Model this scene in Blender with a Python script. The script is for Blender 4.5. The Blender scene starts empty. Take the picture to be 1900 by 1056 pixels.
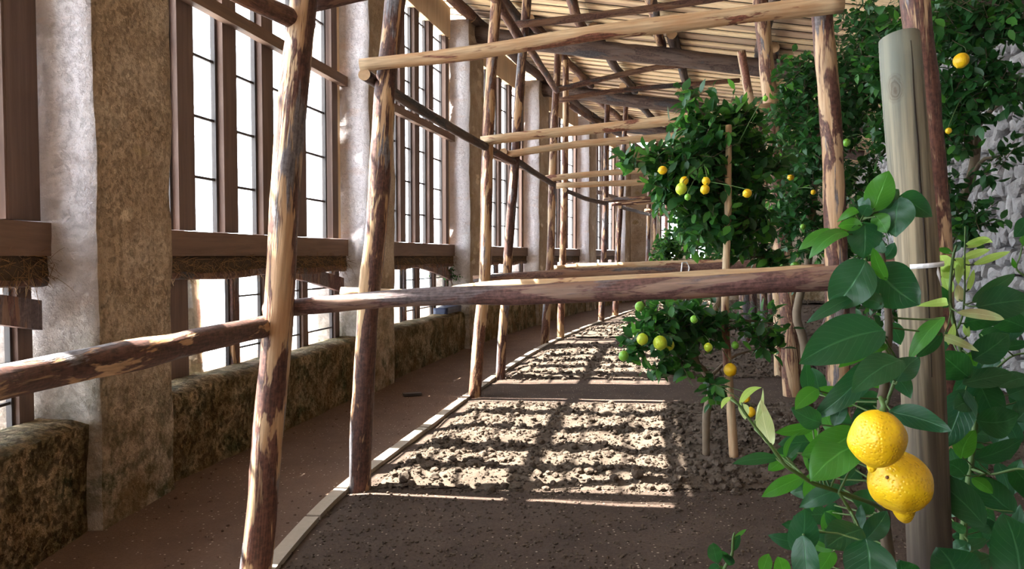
import bpy, math, random
import numpy as np
from mathutils import Vector, Matrix, noise, Euler

# ------------------------------------------------------------------ camera, world, sun, exposure
S = bpy.context.scene
F = 1400.0
PITCH = math.atan(53 / F)
CAM = Vector((0, 0, 1.6))
cd = bpy.data.cameras.new('camera'); cam = bpy.data.objects.new('camera', cd)
S.collection.objects.link(cam); S.camera = cam
cam.location = CAM; cam.rotation_euler = (math.pi / 2 - PITCH, 0, 0)
cd.sensor_width = 36; cd.lens = F * 36 / 1900; cd.clip_start = 0.02
S.view_settings.view_transform = 'Standard'; S.view_settings.look = 'None'
S.view_settings.gamma = 1; S.view_settings.use_curve_mapping = False
S.view_settings.exposure = 1.4
w = bpy.data.worlds.new('world'); S.world = w; w.use_nodes = True
bg = w.node_tree.nodes['Background']
_n = w.node_tree.nodes; _l = w.node_tree.links                      # bright haze above, sunlit warm slope and lake shore below
_g = _n.new('ShaderNodeTexCoord'); _s = _n.new('ShaderNodeSeparateXYZ'); _l.new(_g.outputs['Generated'], _s.inputs[0])
_m = _n.new('ShaderNodeMapRange'); _m.inputs[1].default_value = -.35; _m.inputs[2].default_value = .02; _l.new(_s.outputs[2], _m.inputs[0])
_x = _n.new('ShaderNodeMix'); _x.data_type = 'RGBA'; _l.new(_m.outputs[0], _x.inputs[0]); _x.inputs[6].default_value = (1.10, 1.04, .98, 1); _x.inputs[7].default_value = (.84, .90, 1.0, 1)
_l.new(_x.outputs[2], bg.inputs[0]); bg.inputs[1].default_value = 8.3
sd = bpy.data.lights.new('sun', 'SUN'); sun = bpy.data.objects.new('sun', sd); S.collection.objects.link(sun)
SUN_TO = Vector((-1, 0.19, 1.36)).normalized()
sun.rotation_euler = SUN_TO.to_track_quat('Z', 'Y').to_euler()
sun.location = SUN_TO * 30
sd.energy = 54; sd.angle = math.radians(0.55); sd.color = (1.0, 0.94, 0.86)

# ------------------------------------------------------------------ image <-> world
_cR = Euler((math.pi / 2 - PITCH, 0, 0)).to_matrix()
def ray(px, py): return _cR @ Vector(((px - 950) / F, -(py - 528) / F, -1))
def P(px, py, Y):
    d = ray(px, py); return CAM + d * (Y / d.y)
def G(px, py, z=0.0):
    d = ray(px, py); return CAM + d * ((z - CAM.z) / d.z)

rnd = random.Random(7)
COL = S.collection

# ------------------------------------------------------------------ wall curve
NODES = [(-8, 0.0), (3.5, 0.0), (4.6, .06), (5.6, .19), (8.8, .19), (11, .21), (15.5, .30), (20, .345), (24, .38), (40, .42)]
def phi(s, nodes=NODES):
    for (a, p), (b, q) in zip(nodes, nodes[1:]):
        if s <= b: return p + (q - p) * max(0, (s - a)) / (b - a)
    return nodes[-1][1]
def make_curve(nodes, x0, y0, s0):
    st = .05; tab = {}
    n0 = int(round(s0 / st)); x, y = x0, y0; tab[n0] = (x, y)
    for i in range(n0, int(45 / st)):
        p = phi((i + .5) * st, nodes); x += math.sin(p) * st; y += math.cos(p) * st; tab[i + 1] = (x, y)
    x, y = x0, y0
    for i in range(n0, int(-8 / st), -1):
        p = phi((i - .5) * st, nodes); x -= math.sin(p) * st; y -= math.cos(p) * st; tab[i - 1] = (x, y)
    def W(s, t=0.0, z=0.0):
        i = math.floor(s / st); f = s / st - i
        a = tab[i]; b = tab[i + 1]; p = phi(s, nodes)
        return Vector((a[0] + (b[0] - a[0]) * f + math.cos(p) * t, a[1] + (b[1] - a[1]) * f - math.sin(p) * t, z))
    return W
W = make_curve(NODES, -2.40, 3.5, 3.5)
_w9 = W(9)
NODES_R = [(-8, .19)] + NODES[4:]
WR = make_curve(NODES_R, _w9.x, _w9.y, 9.0)     # the roof and the back wall keep straight where the front wall bends
def wdir(s): p = phi(s); return Vector((math.sin(p), math.cos(p), 0))
def wnrm(s): p = phi(s); return Vector((math.cos(p), -math.sin(p), 0))

# ------------------------------------------------------------------ mesh building
class MB:
    def __init__(s): s.v = []; s.f = []; s.m = []
    def face(s, idx, m=0): s.f.append(idx); s.m.append(m)
    def add(s, vs, fs, m=0):
        b = len(s.v); s.v.extend([tuple(q) for q in vs])
        for f in fs: s.f.append(tuple(b + i for i in f)); s.m.append(m)
    def obox(s, c, ax, ay, az, m=0):
        """box from centre and three half-axis vectors"""
        vs = [c + ax * i + ay * j + az * k for i in (-1, 1) for j in (-1, 1) for k in (-1, 1)]
        s.add(vs, [(0, 1, 3, 2), (4, 6, 7, 5), (0, 4, 5, 1), (2, 3, 7, 6), (0, 2, 6, 4), (1, 5, 7, 3)], m)
    def sbox(s, s0, s1, t0, t1, z0, z1, m=0, Wf=None):
        """box in wall coordinates, straight between the two ends"""
        Wf = Wf or W
        vs = [Wf(a, b, c) for a in (s0, s1) for b in (t0, t1) for c in (z0, z1)]
        s.add(vs, [(0, 2, 3, 1), (4, 5, 7, 6), (0, 1, 5, 4), (2, 6, 7, 3), (0, 4, 6, 2), (1, 3, 7, 5)], m)
    def tube(s, pts, rad, n=8, m=0, capm=None, lump=0.0, seed=0, cap=True):
        pts = [Vector(p) for p in pts]; b = len(s.v); k = len(pts)
        up = None
        for i, p in enumerate(pts):
            d = (pts[min(i + 1, k - 1)] - pts[max(i - 1, 0)]).normalized()
            if up is None:
                up = d.orthogonal().normalized()
            up = (up - d * up.dot(d)).normalized(); sd_ = d.cross(up)
            for j in range(n):
                a = 2 * math.pi * j / n
                r = rad[i]
                if lump:
                    q = (up * math.cos(a) + sd_ * math.sin(a))
                    r *= 1 + lump * noise.noise(q * 1.3 + p * 3 + Vector((seed * 7.1, 0, 0))) + lump * .5 * noise.noise(q * 3 + p * 11)
                s.v.append(tuple(p + (up * math.cos(a) + sd_ * math.sin(a)) * r))
        for i in range(k - 1):
            for j in range(n):
                j2 = (j + 1) % n
                s.face((b + i * n + j, b + i * n + j2, b + (i + 1) * n + j2, b + (i + 1) * n + j), m)
        if cap:
            cm = m if capm is None else capm
            s.face(tuple(b + j for j in range(n - 1, -1, -1)), cm)
            s.face(tuple(b + (k - 1) * n + j for j in range(n)), cm)
    def build(s, name, mats, parent=None, smooth=True, flatslots=()):
        me = bpy.data.meshes.new(name); me.from_pydata(s.v, [], s.f)
        if not isinstance(mats, (list, tuple)): mats = [mats]
        for mm in mats: me.materials.append(mm)
        me.polygons.foreach_set('material_index', s.m)
        me.polygons.foreach_set('use_smooth', [bool(smooth and (x not in flatslots)) for x in s.m])
        me.update()
        o = bpy.data.objects.new(name, me); COL.objects.link(o)
        if parent is not None: o.parent = parent
        return o
def tag(o, label=None, cat=None, group=None, kind=None):
    if label: o['label'] = label
    if cat: o['category'] = cat
    if group: o['group'] = group
    if kind: o['kind'] = kind
    return o
def empty(name, loc=(0, 0, 0)):
    o = bpy.data.objects.new(name, None); COL.objects.link(o); o.location = loc; o.empty_display_size = .1
    return o
def settle(root):
    """move children made in world coordinates under a root that has a location"""
    bpy.context.view_layer.update()
    for c in root.children:
        c.matrix_parent_inverse = root.matrix_world.inverted()

# ------------------------------------------------------------------ materials
class NT:
    def __init__(s, name):
        s.m = bpy.data.materials.new(name); s.m.use_nodes = True; s.t = s.m.node_tree
        s.b = s.t.nodes['Principled BSDF']; s.out = s.t.nodes['Material Output']
    def n(s, typ, **kw):
        o = s.t.nodes.new(typ)
        for k, v in kw.items(): setattr(o, k, v)
        return o
    def l(s, a, b): s.t.links.new(a, b)
    def val(s, sock, v):
        if isinstance(v, (int, float)): sock.default_value = v
        elif isinstance(v, (tuple, list)):
            sock.default_value = tuple(v) + ((1,) if len(v) == 3 and len(sock.default_value) == 4 else ())
        else: s.l(v, sock)
    def coord(s, kind='Object', scale=(1, 1, 1), rand=False):
        if kind == 'Position': c = s.n('ShaderNodeNewGeometry').outputs['Position']
        else: c = s.n('ShaderNodeTexCoord').outputs[kind]
        if rand:
            oi = s.n('ShaderNodeObjectInfo'); mu = s.n('ShaderNodeVectorMath', operation='MULTIPLY')
            cb = s.n('ShaderNodeCombineXYZ')
            for i in range(3): s.l(oi.outputs['Random'], cb.inputs[i])
            s.l(cb.outputs[0], mu.inputs[0]); mu.inputs[1].default_value = (37, 91, 53)
            ad = s.n('ShaderNodeVectorMath', operation='ADD'); s.l(c, ad.inputs[0]); s.l(mu.outputs[0], ad.inputs[1]); c = ad.outputs[0]
        if scale != (1, 1, 1):
            mp = s.n('ShaderNodeVectorMath', operation='MULTIPLY'); s.l(c, mp.inputs[0]); mp.inputs[1].default_value = scale; c = mp.outputs[0]
        return c
    def noise(s, c, scale, detail=4, rough=.55, dist=0):
        o = s.n('ShaderNodeTexNoise'); s.l(c, o.inputs['Vector']); o.inputs['Scale'].default_value = scale
        o.inputs['Detail'].default_value = detail; o.inputs['Roughness'].default_value = rough; o.inputs['Distortion'].default_value = dist
        return o.outputs['Fac']
    def vor(s, c, scale, feature='F1', out='Distance', rnd_=1.0):
        o = s.n('ShaderNodeTexVoronoi', feature=feature); s.l(c, o.inputs['Vector']); o.inputs['Scale'].default_value = scale
        o.inputs['Randomness'].default_value = rnd_
        return o.outputs[out]
    def ramp(s, f, a, b, va=0.0, vb=1.0):
        o = s.n('ShaderNodeMapRange'); s.val(o.inputs[0], f); o.inputs[1].default_value = a; o.inputs[2].default_value = b
        o.inputs[3].default_value = va; o.inputs[4].default_value = vb; return o.outputs[0]
    def mix(s, f, a, b, mode='MIX'):
        o = s.n('ShaderNodeMix', data_type='RGBA', blend_type=mode)
        s.val(o.inputs[0], f); s.val(o.inputs[6], a); s.val(o.inputs[7], b); return o.outputs[2]
    def math(s, op, a, b=0.0):
        o = s.n('ShaderNodeMath', operation=op); s.val(o.inputs[0], a); s.val(o.inputs[1], b); return o.outputs[0]
    def bump(s, h, strength=.4, dist=.01):
        o = s.n('ShaderNodeBump'); s.l(h, o.inputs['Height']); o.inputs['Strength'].default_value = strength; o.inputs['Distance'].default_value = dist
        s.l(o.outputs[0], s.b.inputs['Normal']); return o.outputs[0]
    def base(s, c): s.val(s.b.inputs['Base Color'], c)
    def rough(s, r): s.val(s.b.inputs['Roughness'], r)
    def spec(s, r): s.b.inputs['Specular IOR Level'].default_value = r

def mat_pole(name, pale, bark, grey, t_bark, t_grey, rough=.62):
    """peeled trunk: pale wood, red inner bark in long patches, grey outer bark islands"""
    k = NT(name); c = k.coord('Object', (1, 1, .20), rand=True); c2 = k.coord('Object', (1, 1, .045), rand=True)
    c3 = k.coord('Object', (1, 1, 1), rand=True)
    n1 = k.noise(c, 8.5, 4, .6, .9); n2 = k.noise(c, 5.0, 4, .6, .5); st = k.noise(c2, 60, 3, .6); st2 = k.noise(c2, 130, 3, .6); fine = k.noise(c3, 45, 5, .65)
    wood = k.mix(k.ramp(st, .35, .7), pale, tuple(x * .55 for x in pale))
    wood = k.mix(k.ramp(k.noise(c, 11, 3), .45, .7, 0, .7), wood, (pale[0] * .70, pale[1] * .48, pale[2] * .34))
    bk = k.mix(k.ramp(k.math('MULTIPLY', k.math('ADD', fine, st2), .5), .42, .6), bark, tuple(x * 2.8 for x in bark))
    gk = k.mix(k.ramp(k.math('MULTIPLY', k.math('ADD', fine, st2), .5), .40, .60), tuple(x * .35 for x in grey), grey)
    f1 = k.ramp(k.math('ADD', n1, k.math('MULTIPLY', st2, .16)), t_bark + .06, t_bark + .10)
    f2 = k.ramp(k.math('ADD', n2, k.math('MULTIPLY', st2, .14)), t_grey + .05, t_grey + .08)
    col = k.mix(f1, wood, bk); col = k.mix(f2, col, gk); k.base(col); k.rough(rough); k.spec(.35)
    h = k.math('ADD', k.math('MULTIPLY', f1, .5), k.math('MULTIPLY', f2, .5)); h = k.math('ADD', h, k.math('MULTIPLY', st, .5)); h = k.math('ADD', h, k.math('MULTIPLY', fine, .3))
    k.bump(h, .7, .006); return k.m
M = {}
M['bark'] = mat_pole('bark_pole', (.52, .33, .18), (.042, .018, .013), (.18, .16, .17), .45, .56)
M['mixed'] = mat_pole('mixed_pole', (.50, .33, .19), (.048, .020, .014), (.19, .165, .17), .47, .56)
M['russet'] = mat_pole('russet_pole', (.50, .33, .19), (.060, .025, .015), (.19, .165, .17), .49, .66)
M['pale'] = mat_pole('peeled_pole', (.60, .43, .26), (.10, .04, .025), (.25, .21, .18), .60, .74)
M['rail'] = mat_pole('weathered_rail', (.27, .18, .14), (.060, .030, .027), (.17, .13, .135), .485, .53)
M['brown'] = mat_pole('brown_log', (.24, .14, .09), (.06, .03, .022), (.10, .085, .085), .47, .60, .8)
M['dark'] = mat_pole('dark_log', (.12, .085, .07), (.035, .022, .018), (.07, .062, .065), .5, .58, .85)
def mat_cut():
    k = NT('cut_end'); c = k.coord('Object'); n = k.noise(c, 40, 3)
    k.base(k.mix(n, (.50, .33, .18), (.30, .18, .10))); k.rough(.8); return k.m
M['cut'] = mat_cut()
def mat_plank(name, a, b, sc=(1, 1, 1), rough=.75, perisl=.5):
    k = NT(name); c = k.coord('Object', sc, rand=True); st = k.noise(c, 22, 5, .65, .3); big = k.noise(c, 3, 3)
    gi = k.n('ShaderNodeNewGeometry').outputs['Random Per Island']
    col = k.mix(k.ramp(st, .3, .7), a, b)
    col = k.mix(k.ramp(big, .45, .75, 0, .5), col, tuple(x * .55 for x in a))
    kn = k.vor(k.coord('Object', tuple(x * .9 if x < .5 else x for x in sc), rand=True), 2.2)
    col = k.mix(k.ramp(kn, .03, .07, .85, 0), col, tuple(x * .25 for x in a))
    col = k.mix(k.ramp(gi, 0, 1, 0, perisl), col, tuple(x * .45 for x in b))
    k.base(col); k.rough(rough); k.spec(.3); k.bump(k.math('ADD', st, big), .35, .004); return k.m
M['frame'] = mat_plank('window_wood', (.165, .108, .085), (.095, .062, .052), (1, 1, .06), perisl=.2)
M['beam'] = mat_plank('beam_wood', (.185, .112, .076), (.105, .066, .048), (.06, .06, 1), perisl=.15)
M['newwood'] = mat_plank('new_pine', (.78, .62, .42), (.60, .44, .28), (1, 1, .06), perisl=.2)
def mat_ceiling():
    k = NT('roof_boards'); c = k.coord('Object'); st = k.noise(k.coord('Object', (.25, 1, 1)), 16, 4)
    gi = k.n('ShaderNodeNewGeometry').outputs['Random Per Island']
    col = k.mix(gi, (.90, .70, .42), (.74, .55, .34)); col = k.mix(k.ramp(st, .45, .8, 0, .5), col, (.42, .27, .16))
    wn = k.n('ShaderNodeTexWhiteNoise', noise_dimensions='1D'); k.l(gi, wn.inputs['W'])
    col = k.mix(k.ramp(wn.outputs['Value'], .5, .8, 0, .8), col, (.36, .24, .17))
    k.base(col); k.rough(.75); return k.m
M['ceiling'] = mat_ceiling()
def mat_plaster(name, base, light, dark, moss_lo, moss_hi, moss_amt, bump=.9, stones=True, worn=False):
    k = NT(name); c = k.coord('Position'); big = k.noise(c, 1.7, 5, .6); med = k.noise(c, 7, 6, .68); fine = k.noise(c, 45, 5, .7)
    col = k.mix(k.ramp(med, .3, .72), dark, base); col = k.mix(k.ramp(big, .45, .72, 0, .8), col, light)
    if stones:
        cs = k.coord('Position', (1, 1, 1.9)); wob = k.n('ShaderNodeVectorMath', operation='ADD'); k.l(cs, wob.inputs[0])
        nv = k.n('ShaderNodeTexNoise'); k.l(cs, nv.inputs['Vector']); nv.inputs['Scale'].default_value = 5
        sc_ = k.n('ShaderNodeVectorMath', operation='SCALE'); k.l(nv.outputs['Color'], sc_.inputs[0]); sc_.inputs['Scale'].default_value = .22; k.l(sc_.outputs[0], wob.inputs[1])
        d = k.vor(wob.outputs[0], 2.6); cc = k.vor(wob.outputs[0], 2.6, out='Color')
        sx = k.n('ShaderNodeSeparateColor'); k.l(cc, sx.inputs[0])
        msk = k.math('MULTIPLY', k.ramp(d, .26, .36, 1, 0), k.ramp(sx.outputs[0], .45, .6))
        sc2 = k.mix(sx.outputs[1], tuple(min(1, x * 1.4) for x in light), (base[0] * .68, base[1] * .66, base[2] * .46))
        col = k.mix(k.math('MULTIPLY', msk, .8), col, sc2)
    pit = k.noise(c, 24, 6, .75)
    col = k.mix(k.ramp(fine, .30, .46, .22 if worn else .6, 0), col, tuple(x * .45 for x in dark)); col = k.mix(k.ramp(pit, .30 if worn else .33, .44, .28 if worn else (.4 if moss_hi < 1.5 else .7), 0), col, tuple(x * .4 for x in dark))
    sep = k.n('ShaderNodeSeparateXYZ'); k.l(c, sep.inputs[0])
    hz = k.math('ADD', sep.outputs[2], k.math('MULTIPLY', k.math('SUBTRACT', big, .5), 1.1))
    if worn:
        pk = k.noise(k.coord('Position', (1, 1, 2.6)), 2.3, 4, .6); col = k.mix(k.ramp(pk, .58, .72, 0, .35), col, (.72, .52, .42))
    if worn: col = k.mix(k.ramp(hz, 1.0, 1.75, .8, 0), col, (.36, .31, .25))
    mm = k.math('MULTIPLY', k.ramp(hz, moss_lo, moss_hi, 1, 0), k.ramp(k.noise(c, 5.5, 6, .7), .42, .58))
    col = k.mix(k.math('MULTIPLY', mm, moss_amt), col, (.050, .058, .024))
    hm = k.math('MULTIPLY', k.ramp(hz, moss_lo * .6, moss_hi * .75, .8, 0), k.ramp(k.noise(c, 3.1, 5, .6), .35, .6))
    col = k.mix(hm, col, (base[0] * .42, base[1] * .33, base[2] * .22))
    k.base(col); k.rough(.95); k.spec(.1)
    h = k.math('ADD', k.math('ADD', k.math('MULTIPLY', med, 1.0), k.ramp(pit, .3, .5, 0, .3 if worn else .6)), k.math('ADD', k.math('MULTIPLY', fine, .6), big)); k.bump(h, bump, .03); return k.m
M['plaster'] = mat_plaster('pillar_plaster', (.48, .375, .27), (.60, .52, .42), (.33, .25, .175), .15, 1.45, .95)
M['lowwall'] = mat_plaster('parapet_plaster', (.40, .29, .165), (.50, .39, .25), (.19, .14, .08), .4, 1.5, .98, 1.3)
M['limewash_skylit'] = mat_plaster('reveal_limewash_skylit', (.82, .79, .83), (.88, .87, .90), (.66, .61, .63), .5, 1.35, .75, 1.0, False, True)  # pale render; the sky's cool brightness on the reveals is mixed into its colour
def mat_stone():
    k = NT('rubble_stone'); c = k.coord('Position'); gi = k.n('ShaderNodeNewGeometry').outputs['Random Per Island']
    n = k.noise(c, 9, 6, .65); f = k.noise(c, 50, 4, .6)
    col = k.mix(gi, (.22, .21, .215), (.40, .38, .375)); col = k.mix(k.ramp(n, .35, .65, 0, .6), col, (.12, .11, .105)); col = k.mix(k.ramp(f, .5, .7, 0, .3), col, (.36, .35, .34))
    k.base(col); k.rough(.9); k.bump(k.math('ADD', n, k.math('MULTIPLY', f, .5)), .8, .02); return k.m
M['stone'] = mat_stone()
def mat_soil(name, a, b, peb=True, bump=.8, sc=1.0):
    k = NT(name); c = k.coord('Position'); n = k.noise(c, 3 * sc, 6, .65); f = k.noise(c, 60, 5, .7); g = k.noise(c, 220, 3, .6)
    col = k.mix(k.ramp(n, .3, .7), a, b); col = k.mix(k.ramp(f, .35, .65, 0, .55), col, tuple(x * .55 for x in a))
    if peb:
        v = k.vor(c, 38); cc = k.vor(c, 38, out='Color'); sx = k.n('ShaderNodeSeparateColor'); k.l(cc, sx.inputs[0])
        msk = k.math('MULTIPLY', k.ramp(v, .16, .26, 1, 0), k.ramp(sx.outputs[0], .80, .84))
        col = k.mix(k.math('MULTIPLY', msk, .8), col, (.42, .34, .27))
    k.base(col); k.rough(.95); k.spec(.1)
    k.bump(k.math('ADD', k.math('ADD', f, k.math('MULTIPLY', g, .4)), n), bump, .015); return k.m
M['soil'] = mat_soil('dark_soil', (.062, .043, .034), (.100, .070, .053))
M['path'] = mat_soil('path_earth', (.155, .098, .070), (.105, .066, .050), bump=.7)
M['clod'] = mat_soil('clod_soil', (.130, .098, .074), (.085, .062, .047), peb=False, bump=.9, sc=3)
def mat_simple(name, col, rough=.6, bump=0, spec=.3):
    k = NT(name); c = k.coord('Position'); n = k.noise(c, 25, 4)
    k.base(k.mix(n, tuple(x * .8 for x in col), tuple(min(1, x * 1.15) for x in col))); k.rough(rough); k.spec(spec)
    if bump: k.bump(n, bump, .004)
    return k.m
M['kerb'] = mat_simple('kerb_board_wood', (.29, .24, .19), .8, .4)
M['straw'] = mat_simple('dry_straw', (.20, .115, .05), .9)
M['dirtbed'] = mat_simple('straw_dirt', (.06, .038, .022), .95, .5)
M['iron'] = mat_simple('dark_muntin', (.045, .038, .036), .6)
M['tie'] = mat_simple('white_tie', (.75, .75, .78), .6)
M['twig'] = mat_simple('twig_bark', (.085, .062, .04), .8, .3)
M['gtwig'] = mat_simple('green_stem', (.055, .10, .025), .55)
M['trunk'] = mat_simple('lemon_trunk_bark', (.17, .125, .085), .85, .6)
M['iron_t'] = mat_simple('roof_backing', (.05, .035, .025), .9)
def mat_glass():
    k = NT('window_glass'); tr = k.n('ShaderNodeBsdfTransparent'); gl = k.n('ShaderNodeBsdfGlossy'); gl.inputs['Roughness'].default_value = .02
    tr.inputs[0].default_value = (.96, .98, .98, 1)
    fr = k.n('ShaderNodeFresnel'); fr.inputs[0].default_value = 1.45; mx = k.n('ShaderNodeMixShader')
    k.l(k.math('MULTIPLY', fr.outputs[0], .5), mx.inputs[0]); k.l(tr.outputs[0], mx.inputs[1]); k.l(gl.outputs[0], mx.inputs[2]); k.l(mx.outputs[0], k.out.inputs[0]); return k.m
M['glass'] = mat_glass()
def mat_leaf(name, a, b, rough=.38, trans=.25, tcol=None, vein=False, c3=None):
    k = NT(name); gi = k.n('ShaderNodeNewGeometry').outputs['Random Per Island']; c = k.coord('Object', rand=True)
    n = k.noise(c, 14, 3)
    f = k.math('ADD', k.math('MULTIPLY', gi, .7), k.math('MULTIPLY', n, .3))
    if vein:
        oi = k.n('ShaderNodeObjectInfo'); f = k.math('ADD', k.math('MULTIPLY', oi.outputs['Random'], .6), k.math('MULTIPLY', n, .4))
    col = k.mix(f, a, b)
    if c3: col = k.mix(k.ramp(n, .5, .62), col, c3)
    if vein:
        uv = k.n('ShaderNodeUVMap').outputs[0]; sp = k.n('ShaderNodeSeparateXYZ'); k.l(uv, sp.inputs[0])
        ax = k.math('ABSOLUTE', k.math('SUBTRACT', sp.outputs[0], .5))
        mid = k.ramp(ax, .008, .03, 1, 0)
        fr_ = k.math('FRACT', k.math('SUBTRACT', k.math('MULTIPLY', sp.outputs[1], 9), k.math('MULTIPLY', ax, 6)))
        side = k.ramp(k.math('ABSOLUTE', k.math('SUBTRACT', fr_, .5)), .02, .07, 1, 0)
        vv = k.math('MAXIMUM', mid, k.math('MULTIPLY', side, .35))
        col = k.mix(k.math('MULTIPLY', vv, .55), col, tuple(min(1, x * 2.2 + .02) for x in b))
        k.bump(k.math('ADD', vv, k.math('MULTIPLY', n, 1.2)), .25, .004)
    k.base(col); k.rough(rough + .04); k.spec(.27)
    tl = k.n('ShaderNodeBsdfTranslucent'); k.val(tl.inputs[0], tcol or tuple(min(1, x * 2.6) for x in b)); mx = k.n('ShaderNodeMixShader'); mx.inputs[0].default_value = trans
    k.l(k.b.outputs[0], mx.inputs[1]); k.l(tl.outputs[0], mx.inputs[2]); k.l(mx.outputs[0], k.out.inputs[0]); return k.m
M['leaf'] = mat_leaf('tree_leaf', (.011, .044, .014), (.022, .092, .022), .36, .22, (.06, .24, .03))
M['leafb'] = mat_leaf('tree_leaf_bright', (.03, .12, .02), (.06, .19, .03), .40, .32, (.16, .45, .05))
M['fleaf'] = mat_leaf('near_leaf', (.007, .040, .020), (.014, .062, .022), .30, .18, (.05, .26, .04), True)
M['fleafb'] = mat_leaf('near_leaf_fresh', (.022, .105, .012), (.036, .145, .018), .34, .28, (.12, .44, .03), True)
M['yleaf'] = mat_leaf('new_shoot_leaf', (.20, .36, .06), (.30, .44, .11), .4, .4, (.6, .85, .2), True)
M['pleaf'] = mat_leaf('pale_shoot_leaf', (.38, .48, .22), (.46, .50, .26), .4, .35, (.55, .75, .3), True, (.40, .24, .16))
def mat_lemon(name, a, b, oc=True):
    k = NT(name); c = k.coord('Object', rand=True); n = k.noise(c, 18, 3); v = k.vor(c, 230); f = k.noise(c, 120, 3)
    col = k.mix(k.ramp(n, .35, .7), a, b); k.base(col); k.rough(.36); k.spec(.45)
    k.b.inputs['Subsurface Weight'].default_value = .12; k.b.inputs['Subsurface Radius'].default_value = (.02, .012, .003); k.b.inputs['Subsurface Scale'].default_value = .4
    k.bump(k.math('ADD', k.ramp(v, 0, .5, 0, 1), k.math('MULTIPLY', n, 1.6)), .5, .0020); return k.m
M['lemon'] = mat_lemon('lemon_skin', (.70, .46, .006), (.62, .36, .004))
M['lemong'] = mat_lemon('green_lemon_skin', (.50, .58, .03), (.36, .50, .03))
M['lemongr'] = mat_lemon('unripe_lemon_skin', (.12, .34, .03), (.20, .42, .04))

# ------------------------------------------------------------------ numpy mesh helper
def build_np(name, V, Fc, mats, parent=None, mi=None, smooth=True, uv=None):
    """V (n,3), Fc (m,k) faces of equal size k"""
    V = np.asarray(V, dtype=np.float32); Fc = np.asarray(Fc, dtype=np.int32); k = Fc.shape[1]
    me = bpy.data.meshes.new(name); me.vertices.add(len(V)); me.vertices.foreach_set('co', V.ravel())
    me.loops.add(Fc.size); me.loops.foreach_set('vertex_index', Fc.ravel())
    me.polygons.add(len(Fc)); me.polygons.foreach_set('loop_start', np.arange(0, Fc.size, k, dtype=np.int32))
    me.polygons.foreach_set('loop_total', np.full(len(Fc), k, dtype=np.int32))
    if not isinstance(mats, (list, tuple)): mats = [mats]
    for mm in mats: me.materials.append(mm)
    if mi is not None: me.polygons.foreach_set('material_index', np.asarray(mi, dtype=np.int32))
    me.polygons.foreach_set('use_smooth', np.full(len(Fc), smooth))
    if uv is not None:
        l = me.uv_layers.new(name='UVMap'); l.data.foreach_set('uv', np.asarray(uv, dtype=np.float32)[Fc.ravel()].ravel())
    me.update(); me.validate()
    o = bpy.data.objects.new(name, me); COL.objects.link(o)
    if parent is not None: o.parent = parent
    return o
def nz(p, sc=1.0, seed=0.0): return noise.noise(Vector(p) * sc + Vector((seed, seed * .7, -seed)))

def rough_sbox(mb, s0, s1, t0, t1, z0, z1, res, amp, mfun=lambda side: 0, seed=0, Wf=None, soft=0.0):
    """box in wall coordinates with uneven, hand-plastered faces"""
    Wf = Wf or W
    ns = max(2, int((s1 - s0) / res)); nt = max(2, int((t1 - t0) / res)); nh = max(2, int((z1 - z0) / res))
    o0 = Wf(s0); o1 = Wf(s1); n0 = (Wf(s0, 1) - o0).normalized(); n1 = (Wf(s1, 1) - o1).normalized()
    cache = {}
    def vert(i, j, k_):
        key = (i, j, k_)
        if key in cache: return cache[key]
        a = i / ns; t = t0 + (t1 - t0) * j / nt; z = z0 + (z1 - z0) * k_ / nh
        p = o0.lerp(o1, a) + n0.lerp(n1, a).normalized() * t; p.z = z
        q = p * 2.2 + Vector((seed, 0, 0)); f = p * 7 + Vector((0, seed, 0))
        d = Vector((noise.noise(q), noise.noise(q + Vector((9, 0, 0))), noise.noise(q + Vector((0, 17, 0))) * .6)) * amp
        d += Vector((noise.noise(f), noise.noise(f + Vector((5, 5, 0))), noise.noise(f + Vector((0, 7, 7))))) * amp * .35
        ex = (i in (0, ns)) + (j in (0, nt)) + (k_ in (0, nh))
        if ex >= 2 and soft:
            c = o0.lerp(o1, .5) + n0 * ((t0 + t1) / 2)
            if i in (0, ns) and j in (0, nt): d += (c - p).normalized().xy.to_3d() * soft
            if j in (0, nt) and k_ in (0, nh): d.z -= soft * (1 if k_ == nh else 0)
        mb.v.append(tuple(p + d)); cache[key] = len(mb.v) - 1
        return cache[key]
    def quad(a, b, c, d, side): mb.face((a, b, c, d), mfun(side))
    for i in range(ns):
        for k_ in range(nh):
            quad(vert(i, nt, k_), vert(i + 1, nt, k_), vert(i + 1, nt, k_ + 1), vert(i, nt, k_ + 1), 'in')
            quad(vert(i + 1, 0, k_), vert(i, 0, k_), vert(i, 0, k_ + 1), vert(i + 1, 0, k_ + 1), 'out')
    for j in range(nt):
        for k_ in range(nh):
            quad(vert(0, j, k_), vert(0, j + 1, k_), vert(0, j + 1, k_ + 1), vert(0, j, k_ + 1), 'near')
            quad(vert(ns, j + 1, k_), vert(ns, j, k_), vert(ns, j, k_ + 1), vert(ns, j + 1, k_ + 1), 'far')
    for i in range(ns):
        for j in range(nt):
            quad(vert(i, j, nh), vert(i, j + 1, nh), vert(i + 1, j + 1, nh), vert(i + 1, j, nh), 'top')

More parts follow.
